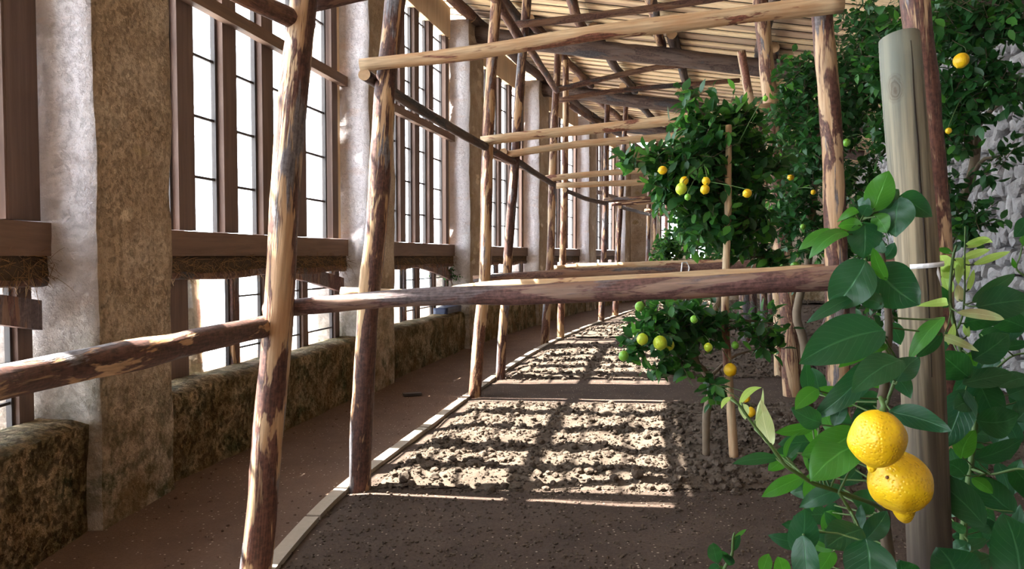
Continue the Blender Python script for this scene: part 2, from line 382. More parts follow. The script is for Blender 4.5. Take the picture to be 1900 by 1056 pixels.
# ------------------------------------------------------------------ front wall: pillars, parapet, windows
A = [-4.7, -.2, 4.34, 8.8, 13.1, 17.75, 22.5, 27.0]      # where each pillar begins along the wall
PW = .81; TG = -.42
for i, a in enumerate(A):
    mb = MB(); res = .09 if i in (2, 3) else .16
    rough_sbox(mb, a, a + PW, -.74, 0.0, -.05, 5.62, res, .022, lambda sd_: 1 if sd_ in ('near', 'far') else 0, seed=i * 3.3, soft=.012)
    o = mb.build('pillar', [M['plaster'], M['limewash_skylit']]); o['kind'] = 'structure'
for i in range(len(A) - 1):
    mb = MB(); a, b = A[i] + PW - .02, A[i + 1] + .02
    rough_sbox(mb, a, b, -.46, -.09, -.05, .655, .085 if i in (1, 2, 3) else .15, .035, seed=i * 5.1 + 2, soft=.03)
    o = mb.build('wall_left', [M['lowwall']]); o['kind'] = 'structure'
    

STR = (.16, .17, .18)
def make_window(i):
    a, b = A[i] + PW, A[i + 1]; L = b - a
    root = empty('window_%d' % (i + 1), W(a, TG, 1.8)); root['kind'] = 'structure'
    ch = []
    top = 5.30
    near = i in (1, 2)
    cs = [a + .01, a + L * .19, a + L * .36, a + L * .535, a + L * .72, b - .20]
    # boards standing between the lights
    for j, c in enumerate(cs):
        wd = .105 if j not in (0, 5) else .075
        mb = MB(); mb.sbox(c - wd, c + wd, TG - .03, TG + .085, 1.80, top)
        ch.append(mb.build('jamb' if j in (0, 5) else 'mullion', M['frame'], root, smooth=False))
    mb = MB(); mb.sbox(b - (.26 if i == 1 else .075), b - .005, TG - .02, TG + (.09 if i == 1 else .06), 1.80, top)
    ch.append(mb.build('end_jamb', M['frame'], root, smooth=False) if i == 1 else tag(mb.build('end_jamb', M['newwood'], root, smooth=False), 'new pale pine jamb'))
    mb = MB(); mb.sbox(a, b, TG - .03, TG + .08, top - .02, top + .52); ch.append(mb.build('lintel', M['newwood'], root, smooth=False))
    mb = MB(); mb.sbox(a - .0, b + .0, TG + .08, TG + .16, 3.55, 3.66); ch.append(mb.build('batten', M['beam'], root, smooth=False))
    edges = cs
    zs = [2.21 + .49 * q for q in range(7)]
    for j in range(5):
        s0, s1 = edges[j] + .10, edges[j + 1] - .10
        mb = MB(); e = .016
        mb.sbox(s0, s0 + .035, TG - .012, TG + .03, 1.80, top); mb.sbox(s1 - .035, s1, TG - .012, TG + .03, 1.80, top)
        for q, z in enumerate(zs):
            if z < top - .1: mb.sbox(s0 + .035, s1 - .035, TG - .008, TG + .016, z + .03 * (j % 2) - .011, z + .03 * (j % 2) + .011)
        ch.append(mb.build('sash', M['iron'], root, smooth=False))
        mb = MB(); mb.sbox(s0 + .01, s1 - .01, TG - .004, TG, 1.80, top); ch.append(mb.build('pane', M['glass'], root, smooth=False))
    # lower lights under the beam
    low = [(a + .05, .05, 'iron'), (a + .62, .11, 'frame'), (a + 1.42, .055, 'bark'), (a + 1.98, .075, 'frame'), (a + 2.75, .06, 'frame'), (b - .10, .06, 'frame')]
    for (c, wd, mm) in low:
        mb = MB(); mb.sbox(c - wd, c + wd, TG - .02, TG + .05, .62, 1.56)
        ch.append(mb.build('lower_mullion', M[mm], root, smooth=False))
    for j in range(len(low) - 1):
        s0, s1 = low[j][0] + low[j][1], low[j + 1][0] - low[j + 1][1]
        mb = MB()
        mb.sbox(s0, s0 + .02, TG - .012, TG + .02, .62, 1.56); mb.sbox(s1 - .02, s1, TG - .012, TG + .02, .62, 1.56)
        if j >= 2:
            for z in (.78, 1.0, 1.24): mb.sbox(s0 + .02, s1 - .02, TG - .008, TG + .012, z - .008, z + .008)
        ch.append(mb.build('lower_sash', M['iron'], root, smooth=False))
        mb = MB(); mb.sbox(s0, s1, TG - .004, TG, .62, 1.56); ch.append(mb.build('lower_pane', M['glass'], root, smooth=False))
    bpy.context.view_layer.update()
    inv = root.matrix_world.inverted()
    for c in ch: c.matrix_parent_inverse = inv
where = ['', 'far left of the photo, cut by the picture edge', 'behind the largest post in the left window bay', 'across the second window bay, behind the second post',
         'across the third window bay', 'across the fourth window bay', 'across the fifth window bay', 'across the most distant window bay']
ordn = ['', 'at the far left picture edge', 'in the bay behind the nearest post', 'in the second bay from the left pillar', 'in the third bay', 'in the fourth bay', 'in the fifth bay']
for i in range(len(A) - 1):
    make_window(i)
    a, b = A[i] + PW, A[i + 1]
    if i == 0:
        continue
    mb = MB(); mb.sbox(a - .02, b + .0, -.42, -.27, 1.60, 1.79)
    o = mb.build('sill_beam', M['beam'], smooth=False)
    tag(o, 'squared brown timber beam under the tall windows ' + ordn[min(i, 6)], 'beam', 'timber beams under the windows')
    # boards added outside to keep sun through the lower lights off the path
    mb = MB()
    for q in range(4): mb.sbox(a - .05, b + .05, -1.12 + q * .165, -.97 + q * .165, 1.545, 1.575)
    o = mb.build('added_shade_ledge', M['dark'], smooth=False); o['kind'] = 'structure'
    # log carrying the straw
    mb = MB(); n = 9
    pts = [W(a + (b - a) * q / n, -.34 + .02 * math.sin(q), 1.455 + .015 * math.sin(q * 1.7)) for q in range(n + 1)]
    mb.tube(pts, [.042 + .006 * math.sin(q * 2.1) for q in range(n + 1)], 8, lump=.2)
    if i < 6: tag(mb.build('support_log', M['brown']), 'thin bark-covered log under the straw ' + ordn[min(i, 6)], 'log', 'logs holding straw under the beams')
    # bowed plank hanging down toward the far pillar
    if 0 < i < 4:
        mb = MB(); n = 10
        pts = []
        for q in range(n + 1):
            u = q / n; sc = a + (b - a) * (.42 + .57 * u); z = 1.50 - .24 * u ** 1.6
            pts.append((W(sc, -.34, z), .055 + .03 * u))
        for q in range(n):
            (p, h), (p2, h2) = pts[q], pts[q + 1]; nn = wnrm(a) * .028
            vs = [p - nn + Vector((0, 0, h)), p + nn + Vector((0, 0, h)), p + nn - Vector((0, 0, h)), p - nn - Vector((0, 0, h)),
                  p2 - nn + Vector((0, 0, h2)), p2 + nn + Vector((0, 0, h2)), p2 + nn - Vector((0, 0, h2)), p2 - nn - Vector((0, 0, h2))]
            mb.add(vs, [(0, 1, 5, 4), (1, 2, 6, 5), (2, 3, 7, 6), (3, 0, 4, 7)] + ([(0, 3, 2, 1)] if q == 0 else []) + ([(4, 5, 6, 7)] if q == n - 1 else []))
        tag(mb.build('slab_plank', M['rail'], smooth=False), 'weathered slab plank sagging below the straw ' + ordn[i], 'plank', 'slab planks below the straw')
    # straw
    R = random.Random(40 + i); Vs = []; Fs = []
    cnt = 1500 if i in (1, 2) else (900 if i < 4 else 350)
    for q in range(cnt):
        s_ = R.uniform(a - .02, b + .02) if q % 6 else R.choice([a + R.uniform(-.03, .25), b - R.uniform(-.07, .35)])
        p = W(s_, R.uniform(-.36, -.24), R.uniform(1.47, 1.605)); d = (wdir(s_) * R.uniform(-1, 1) + wnrm(s_) * R.uniform(-.25, .5) + Vector((0, 0, R.uniform(-.55, .35)))).normalized()
        ln = R.uniform(.04, .17); wv = Vector((0, 0, .0016)) if R.random() < .5 else wnrm(s_) * .0016
        dr = Vector((0, 0, -R.uniform(.0, .05)))
        base = len(Vs)
        for u in (0, .33, .66, 1):
            c = p + d * ln * u + dr * u * u
            Vs += [c + wv, c - wv]
        for u in range(3): Fs.append((base + 2 * u, base + 2 * u + 1, base + 2 * u + 3, base + 2 * u + 2))
    tag(build_np('straw', Vs, Fs, M['straw'], smooth=False), 'brown straw and roots stuffed under the beam ' + ordn[min(i, 6)], 'straw', kind='stuff')
    mb = MB(); rough_sbox(mb, a, b, -.41, -.29, 1.475, 1.61, .05, .03, seed=i + .5)
    o = mb.build('packed_earth', M['dirtbed']); o['kind'] = 'structure'

# masonry piers standing outside, seen through the lower lights
for i in range(1, 6):
    mb = MB(); a = A[i] + PW
    rough_sbox(mb, a + 1.0, a + 1.3, -.95, -.62, -.5, 1.5, .15, .02, seed=i)
    o = mb.build('outer_pier', [M['plaster']]); o['kind'] = 'structure'

# ------------------------------------------------------------------ back wall of rubble, end walls
mb = MB(); rough_sbox(mb, -5, 29, 7.1, 7.5, -.1, 5.3, .8, .05, Wf=WR)
o = mb.build('wall_right', [M['stone']]); o['kind'] = 'structure'
def icos(sub):
    import bmesh
    bm = bmesh.new(); bmesh.ops.create_icosphere(bm, subdivisions=sub, radius=1)
    v = np.array([q.co[:] for q in bm.verts]); f = np.array([[q.index for q in fc.verts] for fc in bm.faces]); bm.free(); return v, f
I1, IF1 = icos(1); I2, IF2 = icos(2)
rs = np.random.RandomState(5)
Vs = []; Fs = []; off = 0
z = .05; R = random.Random(9)
while z < 4.9:
    h = R.uniform(.13, .20); s_ = 1.0 + R.uniform(0, .2)
    while s_ < 17:
        l = R.uniform(.10, .32) * (1 + .03 * max(0, s_ - 9))
        hh = h * R.uniform(.6, 1.5); rot_ = R.uniform(-.35, .35)
        v = np.sign(I2) * np.abs(I2) ** .62
        _o = Vector((len(Vs) * 1.7, len(Vs) * .9, 0)); v = v * np.array([1 + .32 * noise.noise(Vector(q) * 1.1 + _o) + .16 * noise.noise(Vector(q) * 2.7 + _o) for q in I2])[:, None]
        c = WR(s_ + l / 2, 7.08, z + h / 2 + R.uniform(-.045, .045)); p = phi(s_, NODES_R)
        loc = np.stack([v[:, 0] * l * .47, v[:, 1] * R.uniform(.07, .12), v[:, 2] * hh * .48], 1)
        loc = np.stack([loc[:, 0] * math.cos(rot_) - loc[:, 2] * math.sin(rot_), loc[:, 1], loc[:, 0] * math.sin(rot_) + loc[:, 2] * math.cos(rot_)], 1)
        # local x along the wall, local y across it
        X = loc[:, 0] * math.sin(p) + loc[:, 1] * math.cos(p); Y = loc[:, 0] * math.cos(p) - loc[:, 1] * math.sin(p)
        Vs.append(np.stack([X + c.x, Y + c.y, loc[:, 2] + c.z], 1)); Fs.append(IF2 + off); off += len(v); s_ += l
    z += h
o = build_np('wall_right', np.concatenate(Vs), np.concatenate(Fs), M['stone'], smooth=False); o['kind'] = 'structure'

mb = MB(); e0, e1 = 27.9, 28.2                                   # far end wall with two tall lights
for (t0, t1) in ((-.8, 1.0), (1.65, 2.0), (2.6, 7.6)): mb.sbox(e0, e1, t0, t1, 0, 5.4)
mb.sbox(e0, e1, 1.0, 2.6, 0, 1.5)
mb.sbox(e0, e1, 1.0, 2.6, 4.2, 5.4)
o = mb.build('wall_back', [M['plaster']], smooth=False); o['kind'] = 'structure'
mb = MB(); mb.sbox(-5.3, -5.0, -1.8, 8.6, 0, 6.2, Wf=WR); o = mb.build('wall_front', [M['plaster']], smooth=False); o['kind'] = 'structure'
root = empty('window_9', W(e0, 1.8, 1.5)); root['kind'] = 'structure'; ch = []
mb = MB()
for z in (1.52, 2.0, 2.5, 3.0, 3.5, 4.0, 4.18): mb.sbox(e0 + .1, e0 + .13, 1.0, 2.6, z - .02, z + .02)
for t in (1.02, 1.32, 1.63, 2.02, 2.3, 2.58): mb.sbox(e0 + .1, e0 + .14, t - .03, t + .03, 1.5, 4.2)
ch.append(mb.build('sash', M['frame'], root, smooth=False))
mb = MB(); mb.sbox(e0 + .11, e0 + .115, 1.0, 2.6, 1.5, 4.2); ch.append(mb.build('pane', M['glass'], root, smooth=False))
bpy.context.view_layer.update(); inv = root.matrix_world.inverted()
for c in ch: c.matrix_parent_inverse = inv

# ------------------------------------------------------------------ roof: boards on purlins on rafter logs
def zr(t): return 5.80 - .18 * t
mb = MB(); s_ = -5.0; R = random.Random(3); q = 0
while s_ < 29:
    wd = R.uniform(.165, .225); up = .0 if q % 2 else .022
    s1 = s_ + wd - .062
    for (ta, tb) in ((-.85, 2.1), (2.1, 4.9), (4.9, 7.9)):
        vs = []
        for ss in (s_, s1 + .02):
            for tt in (ta, tb):
                for dz in (0, .022): vs.append(WR(ss, tt, zr(tt) + up + dz))
        mb.add(vs, [(0, 2, 3, 1), (4, 5, 7, 6), (0, 1, 5, 4), (2, 6, 7, 3), (0, 4, 6, 2), (1, 3, 7, 5)], 0)
    s_ += wd; q += 1
o = mb.build('ceiling', [M['ceiling']], smooth=False); o['kind'] = 'structure'
mb = MB()                                                      # tiles above the boards keep the roof tight
for k_ in range(34):
    a = -5.0 + k_; vs = []
    for ss in (a, a + 1.0):
        for tt in (-.9, 8.0):
            for dz in (.11, .14): vs.append(WR(ss, tt, zr(tt) + dz))
    mb.add(vs, [(0, 2, 3, 1), (4, 5, 7, 6), (0, 1, 5, 4), (2, 6, 7, 3), (0, 4, 6, 2), (1, 3, 7, 5)], 0)
o = mb.build('roof_covering', [M['iron_t']], smooth=False); o['kind'] = 'structure'

def pole(name, pts, r0, r1, mat, label, cat, group=None, seed=0, n=12, lump=.12, wob=.0, step=.14, ends=True, flip=False):
    """round pole along pts (world); local Z runs along it so the bark follows the grain"""
    pts = [Vector(p) for p in pts]; a, b = pts[0], pts[-1]; ax = (b - a); L = ax.length
    q = ax.to_track_quat('Z', 'Y'); inv = q.inverted(); lp = [inv @ (p - a) for p in pts]
    k = max(4, int(L / step)); c = []
    cum = [0]
    for u, v_ in zip(lp, lp[1:]): cum.append(cum[-1] + (v_ - u).length)
    def at(d):
        for i in range(len(lp) - 1):
            if d <= cum[i + 1] or i == len(lp) - 2:
                u = (d - cum[i]) / max(1e-6, cum[i + 1] - cum[i])
                p0 = lp[max(0, i - 1)]; p1 = lp[i]; p2 = lp[i + 1]; p3 = lp[min(len(lp) - 1, i + 2)]
                return .5 * ((2 * p1) + (p2 - p0) * u + (2 * p0 - 5 * p1 + 4 * p2 - p3) * u * u + (3 * p1 - p0 - 3 * p2 + p3) * u ** 3)
    rad = []
    for i in range(k + 1):
        d = cum[-1] * i / k; p = at(d)
        ww = math.sin(math.pi * i / k) * wob
        p = p + Vector((noise.noise(Vector((d * .9, seed * 3.1, 0))), noise.noise(Vector((d * .9, seed * 3.1, 9))), 0)) * (wob + .012 * min(1, 4 * i / k) * min(1, 4 * (k - i) / k))
        r = r0 + (r1 - r0) * i / k
        r *= 1 + .07 * noise.noise(Vector((d * 2.3, seed, 4)))
        kn = noise.noise(Vector((d * 1.9, seed * 1.7, 40)))
        if kn > .38: r *= 1 + (kn - .38) * .5
        c.append(p); rad.append(r)
    mb = MB(); mb.tube(c, rad, n, 0, 1, lump=lump, seed=seed)
    o = mb.build(name, [M[mat], M['cut']], flatslots=(1,))
    o.location = a; o.rotation_mode = 'QUATERNION'; o.rotation_quaternion = q
    tag(o, label, cat, group); return o

def wz(s_, t, z): return WR(s_, t, z)
# rafter logs stand over the pillars, purlins ride on them
RS = [-.2, 4.4, 9.1, 13.5, 18.1, 22.8]
lab = ['', '', '', 'dark rafter log reaching from the third pillar to above the lemon trees', 'dark rafter log springing from the fourth pillar', 'thin-looking distant rafter log above the fifth pillar']
for i, s_ in enumerate(RS):
    if i < 2: continue
    zc = lambda t: zr(t) - .33
    pole('rafter_log', [wz(s_, -.55, zc(-.55)), wz(s_, 3.0, zc(3.0) - .02), wz(s_, 7.2, zc(7.2))], .15, .13, 'dark', lab[i] or 'dark rafter log passing high over the second pillar', 'rafter', 'rafter logs under the roof', seed=i + 20, n=14, lump=.12, wob=.03)
TP = [0.0, .95, 2.0, 3.25, 4.8, 6.4]
pn = ['along the tops of the pillars', 'one step in from the pillar tops', 'above the first posts', 'over the middle of the beds', 'above the lemon trees', 'nearest the stone wall']
bn = {1: 'over the nearest bay', 2: 'over the second bay', 3: 'between third and fourth pillars', 4: 'between fourth and fifth pillars', 5: 'in the far distance'}
for i in range(1, 6):
    s0 = RS[i]; s1 = RS[i + 1] if i < 5 else 27.8
    for j, t in enumerate(TP):
        rr = .085 if j else .10
        zc = zr(t) - .015 - rr
        e0_, e1_ = (.38, .40) if j % 2 else (.30, .2)
        mt = ('brown', 'dark', 'brown', 'mixed', 'dark', 'dark')[j] if i < 3 else ('dark', 'brown', 'dark', 'dark', 'brown', 'dark')[j]
        dt = ((i % 2) * .19 - .09) if j else 0
        pole('purlin_log', [wz(s0 - e0_, t + dt, zc), wz((s0 + s1) / 2, t + dt + R.uniform(-.05, .05), zc - .02), wz(s1 + (.32 if i < 5 else 0), t + dt, zc)], rr, rr * .9, mt,
             'round purlin log %s, %s' % (pn[j], bn[i]), 'purlin', 'purlin logs under the roof boards', seed=i * 7 + j, n=10, lump=.16, wob=.03, step=.25)

# ------------------------------------------------------------------ ground
TS = np.array([[*W(-7.5 + .1 * i)[:2], -7.5 + .1 * i, phi(-7.5 + .1 * i)] for i in range(500)])
def st_of(X, Y):
    out_s = np.empty_like(X); out_t = np.empty_like(X)
    for a in range(0, len(X), 20000):
        x = X[a:a + 20000]; y = Y[a:a + 20000]
        d = (x[:, None] - TS[None, :, 0]) ** 2 + (y[:, None] - TS[None, :, 1]) ** 2
        k = d.argmin(1); q = TS[k]
        dx = x - q[:, 0]; dy = y - q[:, 1]
        out_s[a:a + 20000] = q[:, 2] + dx * np.sin(q[:, 3]) + dy * np.cos(q[:, 3]); out_t[a:a + 20000] = dx * np.cos(q[:, 3]) - dy * np.sin(q[:, 3])
    return out_s, out_t
BEDS = [(5.27, 8.22), (9.95, 13.75), (15.0, 18.4), (20.2, 23.4), (24.6, 27.8)]
def vnoise(x, y, sc, seed=0):
    """cheap lattice noise"""
    x = x * sc + seed * 13.7; y = y * sc + seed * 7.3
    xi = np.floor(x).astype(np.int64); yi = np.floor(y).astype(np.int64); fx = x - xi; fy = y - yi; fx = fx * fx * (3 - 2 * fx); fy = fy * fy * (3 - 2 * fy)
    def h(i, j): v = (i * 374761393 + j * 668265263 + seed * 1274126177) & 0x7fffffff; v = (v ^ (v >> 13)) * 1274126177 & 0x7fffffff; return ((v ^ (v >> 16)) & 0xffff) / 65535.0
    return (h(xi, yi) * (1 - fx) + h(xi + 1, yi) * fx) * (1 - fy) + (h(xi, yi + 1) * (1 - fx) + h(xi + 1, yi + 1) * fx) * fy - .5
def ground_z(X, Y, s_, t):
    up = np.clip((t - 1.25) / .12, 0, 1)
    base = up * (.018 + .022 * np.clip(t - 1.5, 0, 4)) + .012 * vnoise(X, Y, 2.1, 1) + .006 * vnoise(X, Y, 9, 2)
    base = np.where(t < 1.12, base - .004, base)
    return base
def bed_mask(s_, t, X):
    m = np.zeros_like(s_)
    for a, b in BEDS:
        wob = 0
        m = np.maximum(m, np.clip((s_ - a) / .12, 0, 1) * np.clip((b - s_) / .15, 0, 1))
    return m * np.clip((t - 1.34) / .14, 0, 1) * np.clip((6.6 - t) / .3, 0, 1)
def bed_s(X, Y):
    # beds run square to the view across the room: use the straight roof line's frame
    return Y + .12 * X
def grid(name, x0, x1, y0, y1, res, matfun=None):
    nx = int((x1 - x0) / res) + 1; ny = int((y1 - y0) / res) + 1
    xs = np.linspace(x0, x1, nx); ys = np.linspace(y0, y1, ny); X, Y = [q.ravel() for q in np.meshgrid(xs, ys)]
    s_, t = st_of(X, Y)
    idx = np.arange(nx * ny).reshape(ny, nx)
    Fc = np.stack([idx[:-1, :-1].ravel(), idx[:-1, 1:].ravel(), idx[1:, 1:].ravel(), idx[1:, :-1].ravel()], 1)
    return X, Y, s_, t, Fc
X, Y, s_, t, Fc = grid('floor', -4.6, 16, -6, 32, .1)
Z = ground_z(X, Y, s_, t)
Z = np.where(t < -.3, -.1, Z)
mi = (t[Fc].mean(1) > 1.16).astype(int)
o = build_np('floor', np.stack([X, Y, Z], 1), Fc, [M['path'], M['soil']], mi=mi); o['kind'] = 'structure'

def scatter_lumps(name, pts, rad, label, seed, big=True, mat='clod'):
    """soil crumbs: each a knobbly pebble of earth"""
    r = np.random.RandomState(seed); v0, f0 = (I2, IF2) if big else (I1, IF1)
    var = []
    for k in range(24):
        q = Vector((k * 3.1, k * 1.7, 0)); v = v0.copy()
        d = np.array([1 + .34 * noise.noise(Vector(p) * 1.3 + q) + .22 * noise.noise(Vector(p) * 3.1 + q) for p in v0])
        v = v * d[:, None] * np.array([1, r.uniform(.75, 1.1), r.uniform(.62, .9)]); a = r.uniform(0, 6.28)
        v = v @ np.array([[math.cos(a), -math.sin(a), 0], [math.sin(a), math.cos(a), 0], [0, 0, 1]]); var.append(v)
    var = np.array(var); k = r.randint(0, 24, len(pts))
    V = var[k] * rad[:, None, None] + pts[:, None, :]
    Fcs = f0[None] + (np.arange(len(pts)) * len(v0))[:, None, None]
    o = build_np(name, V.reshape(-1, 3), Fcs.reshape(-1, 3), M[mat], smooth=False)
    return tag(o, label, 'soil', kind='stuff')
bl = ['loose crumbly soil clods filling the nearest dug bed', 'crumbled soil clods in the second dug bed beyond the bare strip', 'soil clods in the third bed back, striped by sun', 'distant crumbled soil in the fourth bed back', 'most distant crumbled soil by the end wall']
for bi, (a, b) in enumerate(BEDS):
    # tilled surface
    res = (.035, .06, .1, .15, .2)[bi]
    pc = WR((a + b) / 2, 3.8)
    x0, x1, y0, y1 = pc.x - 3.6, pc.x + 3.6, a - 3.0, b + 1.5
    X, Y, s_, t, Fc = grid('bed', x0, x1, y0, y1, res)
    bs = np.where(True, s_, s_)
    sl = (Y + .09 * X) + .0                     # across lines lean a little towards the viewer on the right
    p0 = W(a, 1.35); p1 = W(b, 1.35); lo = p0.y + .09 * p0.x; hi = p1.y + .09 * p1.x
    inb = (sl > lo) & (sl < hi) & (t > 1.36) & (t < 6.6)
    g = ground_z(X, Y, s_, t)
    edge = np.clip((sl - lo) / .15, 0, 1) * np.clip((hi - sl) / .15, 0, 1) * np.clip((t - 1.36) / .12, 0, 1)
    furrow = .006 * np.sin((sl - lo) / .64 * 2 * math.pi)
    H = g + edge * (.035 + furrow + .045 * vnoise(X, Y, 4, 3) + .04 * vnoise(X, Y, 13, 4) + .02 * vnoise(X, Y, 30, 5))
    keep = inb[Fc].all(1); Fk = Fc[keep]
    used = np.unique(Fk); remap = -np.ones(len(X), int); remap[used] = np.arange(len(used))
    o = build_np('tilled_soil', np.stack([X, Y, H], 1)[used], remap[Fk], M['clod']); o['kind'] = 'structure'
    # clods
    area = (hi - lo) * 5.0
    for (dens, r0, r1, bigf, sd_) in (((430, .012, .034, True, 1), (2200, .005, .014, False, 2)) if bi == 0 else ((210, .016, .036, False, 1), (330, .009, .016, False, 2)) if bi == 1 else ((110, .02, .042, False, 1),)):
        n = int(area * dens * 1.45); r = np.random.RandomState(bi * 10 + sd_)
        x = r.uniform(x0, x1, n); y = r.uniform(y0, y1, n); ss, tt = st_of(x, y); sl = y + .09 * x
        # keep a few strays beyond the edge
        ok = (sl > lo - .03 - .12 * r.rand(n) ** 4) & (sl < hi + .08) & (tt > 1.33) & (tt < 6.5)
        x, y, ss, tt, sl = x[ok], y[ok], ss[ok], tt[ok], sl[ok]; n = len(x)
        rad = r0 + (r1 - r0) * r.rand(n) ** 2.4
        ed = (sl < lo + .22) & (r.rand(n) < .12) & bigf; rad = np.where(ed, rad * 1.5 + .006, rad)
        edge = np.clip((sl - lo) / .15, 0, 1) * np.clip((hi - sl) / .15, 0, 1) * np.clip((tt - 1.36) / .12, 0, 1)
        h = ground_z(x, y, ss, tt) + edge * (.035 + .006 * np.sin((sl - lo) / .64 * 2 * math.pi) + .045 * vnoise(x, y, 4, 3) + .04 * vnoise(x, y, 13, 4) + .02 * vnoise(x, y, 30, 5))
        pts = np.stack([x, y, h + rad * .35], 1)
        scatter_lumps('soil_clods' if bigf or bi else 'soil_crumbs', pts, rad, bl[bi] if (bigf or (bi and sd_ == 1)) else 'fine soil crumbs between the clods of the %s bed' % ('nearest' if bi == 0 else 'second'), bi * 10 + sd_, bigf)
# grit on the bare strip and the path
for (nm, xr, yr, n, lb, mt, tm) in (('grit', (-1.3, 3.0), (2.6, 5.3), 15000, 'small grit and crumbs strewn over the bare foreground soil', 'clod', (1.2, 9)), ('grit', (-2.4, .2), (2.9, 8.5), 1500, 'sparse grit and chips lying on the earthen path', 'path', (0.0, 1.1))):
    r = np.random.RandomState(n); x = r.uniform(*xr, n); y = r.uniform(*yr, n); ss, tt = st_of(x, y); ok = (tt > tm[0]) & (tt < tm[1]); x, y, ss, tt = x[ok], y[ok], ss[ok], tt[ok]
    rad = .002 + .010 * r.rand(len(x)) ** 4
    scatter_lumps(nm, np.stack([x, y, ground_z(x, y, ss, tt) + rad * .3], 1), rad, lb, n, False, mt)

# kerb boards
segs = [(1.9, 4.55), (4.58, 7.1), (7.13, 9.6), (9.63, 12.1), (12.13, 14.6), (14.63, 17.2), (17.2, 20), (20, 23), (23, 27.8)]
kl = ['nearest pale edging board between path and bare soil', 'second edging board, beside the foot of the second post', 'edging board beside the sunlit left corner of the first bed', 'edging board running past the foot of the third post', 'edging board beside the second dug bed', 'edging board near the fifth post', 'distant edging board by the third bed', 'distant edging board by the fourth bed', 'farthest edging board at the bend']
for (a, b), lb in zip(segs, kl):
    mb = MB(); n = 8
    for q in range(n):
        u, v_ = a + (b - a) * q / n, a + (b - a) * (q + 1) / n
        vs = [W(c, tt, zz) for c in (u, v_) for tt in (1.125, 1.21) for zz in (-.02, .034)]
        mb.add(vs, [(0, 1, 5, 4), (2, 6, 7, 3), (1, 3, 7, 5)] + ([(0, 2, 3, 1)] if q == 0 else []) + ([(4, 5, 7, 6)] if q == n - 1 else []))
    tag(mb.build('edging_board', M['kerb'], smooth=False), lb, 'board', 'boards edging the beds')
mb = MB(); c = G(765, 733, .01); mb.obox(c + Vector((0, 0, .012)), Vector((.10, .03, .0)), Vector((-.012, .04, 0)), Vector((0, 0, .012)))
tag(mb.build('slate_chip', M['iron'], smooth=False), 'flat dark slab of slate lying on the path by the low wall', 'stone')

# ------------------------------------------------------------------ posts and rails
def px(points, Ys): return [P(x, y, Y) for (x, y), Y in zip(points, Ys)]
def post(points, Y, r0, r1, mat, label, seed, group='bark-covered trellis posts', zt=None):
    """points: centre line low to high in the image, all in the plane at distance Y"""
    pts = [P(x, y, Y) for x, y in points]
    pts[0].z = min(pts[0].z, -.03)
    if zt:
        a, b = pts[-2], pts[-1]; d = (b - a).normalized(); pts.append(b + d * ((zt - b.z) / d.z))
    return pole('trellis_post', pts, r0, r1, mat, label, 'post', group, seed=seed, n=18 if Y < 6 else 12, lump=.10, step=.10 if Y < 6 else .2)
post([(465, 1095), (475, 1056), (500, 800), (522, 540), (535, 300), (561, 0)], 3.64, .076, .056, 'mixed', 'largest trellis post at left foreground, peeled in long grey, red and pale patches', 1.4, zt=4.4)
post([(668, 918), (671, 800), (683, 560), (699, 400), (713, 200), (734, 0)], 5.09, .076, .064, 'bark', 'second trellis post from the left, dark bark above and orange below', 2.2, zt=5.0)
post([(880, 741), (889, 620), (900, 500), (905, 280), (914, 100), (920, 0)], 8.45, .072, .060, 'russet', 'third trellis post, left one of the pair beside the second bed', 3.1, zt=5.25)
post([(928, 706), (934, 600), (943, 480), (955, 300), (970, 100), (978, 0)], 9.7, .062, .058, 'bark', 'fourth trellis post, leaning right, standing just behind the third', 4.6, zt=5.25)
post([(1010, 639), (1017, 540), (1022, 450), (1028, 250), (1038, 50)], 13.6, .075, .062, 'russet', 'fifth trellis post, orange-lit with its foot at the far corner of the second bed', 5.2)
post([(1040, 631), (1045, 440), (1049, 250), (1050, 112)], 14.5, .070, .055, 'russet', 'sixth trellis post, slightly thinner beside the fifth', 6.7)
post([(1115, 598), (1122, 430), (1127, 152)], 18.3, .078, .06, 'bark', 'seventh trellis post far down the path', 7.3)
post([(1141, 588), (1150, 400), (1162, 188)], 19.9, .085, .06, 'bark', 'eighth trellis post far down the path, leaning right', 8.9)
for (a, b, Y, l) in (((1199, 560), (1208, 262), 24.4, 'ninth trellis post seen left of the leaves'), ((1212, 556), (1218, 265), 26.0, 'tenth trellis post, last one before the end wall'), ((1232, 553), (1240, 300), 27.0, 'thin distant post right beside the bright end window')):
    post([a, b], Y, .075, .06, 'mixed', l, Y)
# rear row
post([(1752, 1000), (1745, 600), (1730, 330), (1702, 40), (1697, 0)], 3.5, .066, .058, 'mixed', 'tall peeled post at right, directly behind the sawn grey stake', 11.3, zt=4.2)
post([(1556, 970), (1555, 780), (1553, 560), (1546, 300), (1525, 24)], 4.95, .078, .064, 'mixed', 'rear post of blotched red and pale wood carrying the end of the long top rail', 12.2)
post([(1473, 735), (1462, 550), (1438, 300), (1420, 100), (1410, 0)], 8.1, .100, .075, 'russet', 'rear trellis post with a pale wedge cut at its foot, half hidden in leaves', 13.1, zt=4.55)
post([(1448, 700), (1443, 540), (1410, 300), (1375, 95)], 9.4, .072, .05, 'pale', 'slender pale rear post rising out of the leaves to a sawn top', 14.4)
post([(1383, 634), (1380, 540), (1372, 200)], 13.2, .09, .07, 'bark', 'reddish rear post foot standing left of its pale twin behind the first tree', 15.4)
post([(1396, 632), (1393, 540), (1385, 220)], 14.1, .11, .08, 'mixed', 'pale rear post foot standing right of its reddish twin', 16.4)
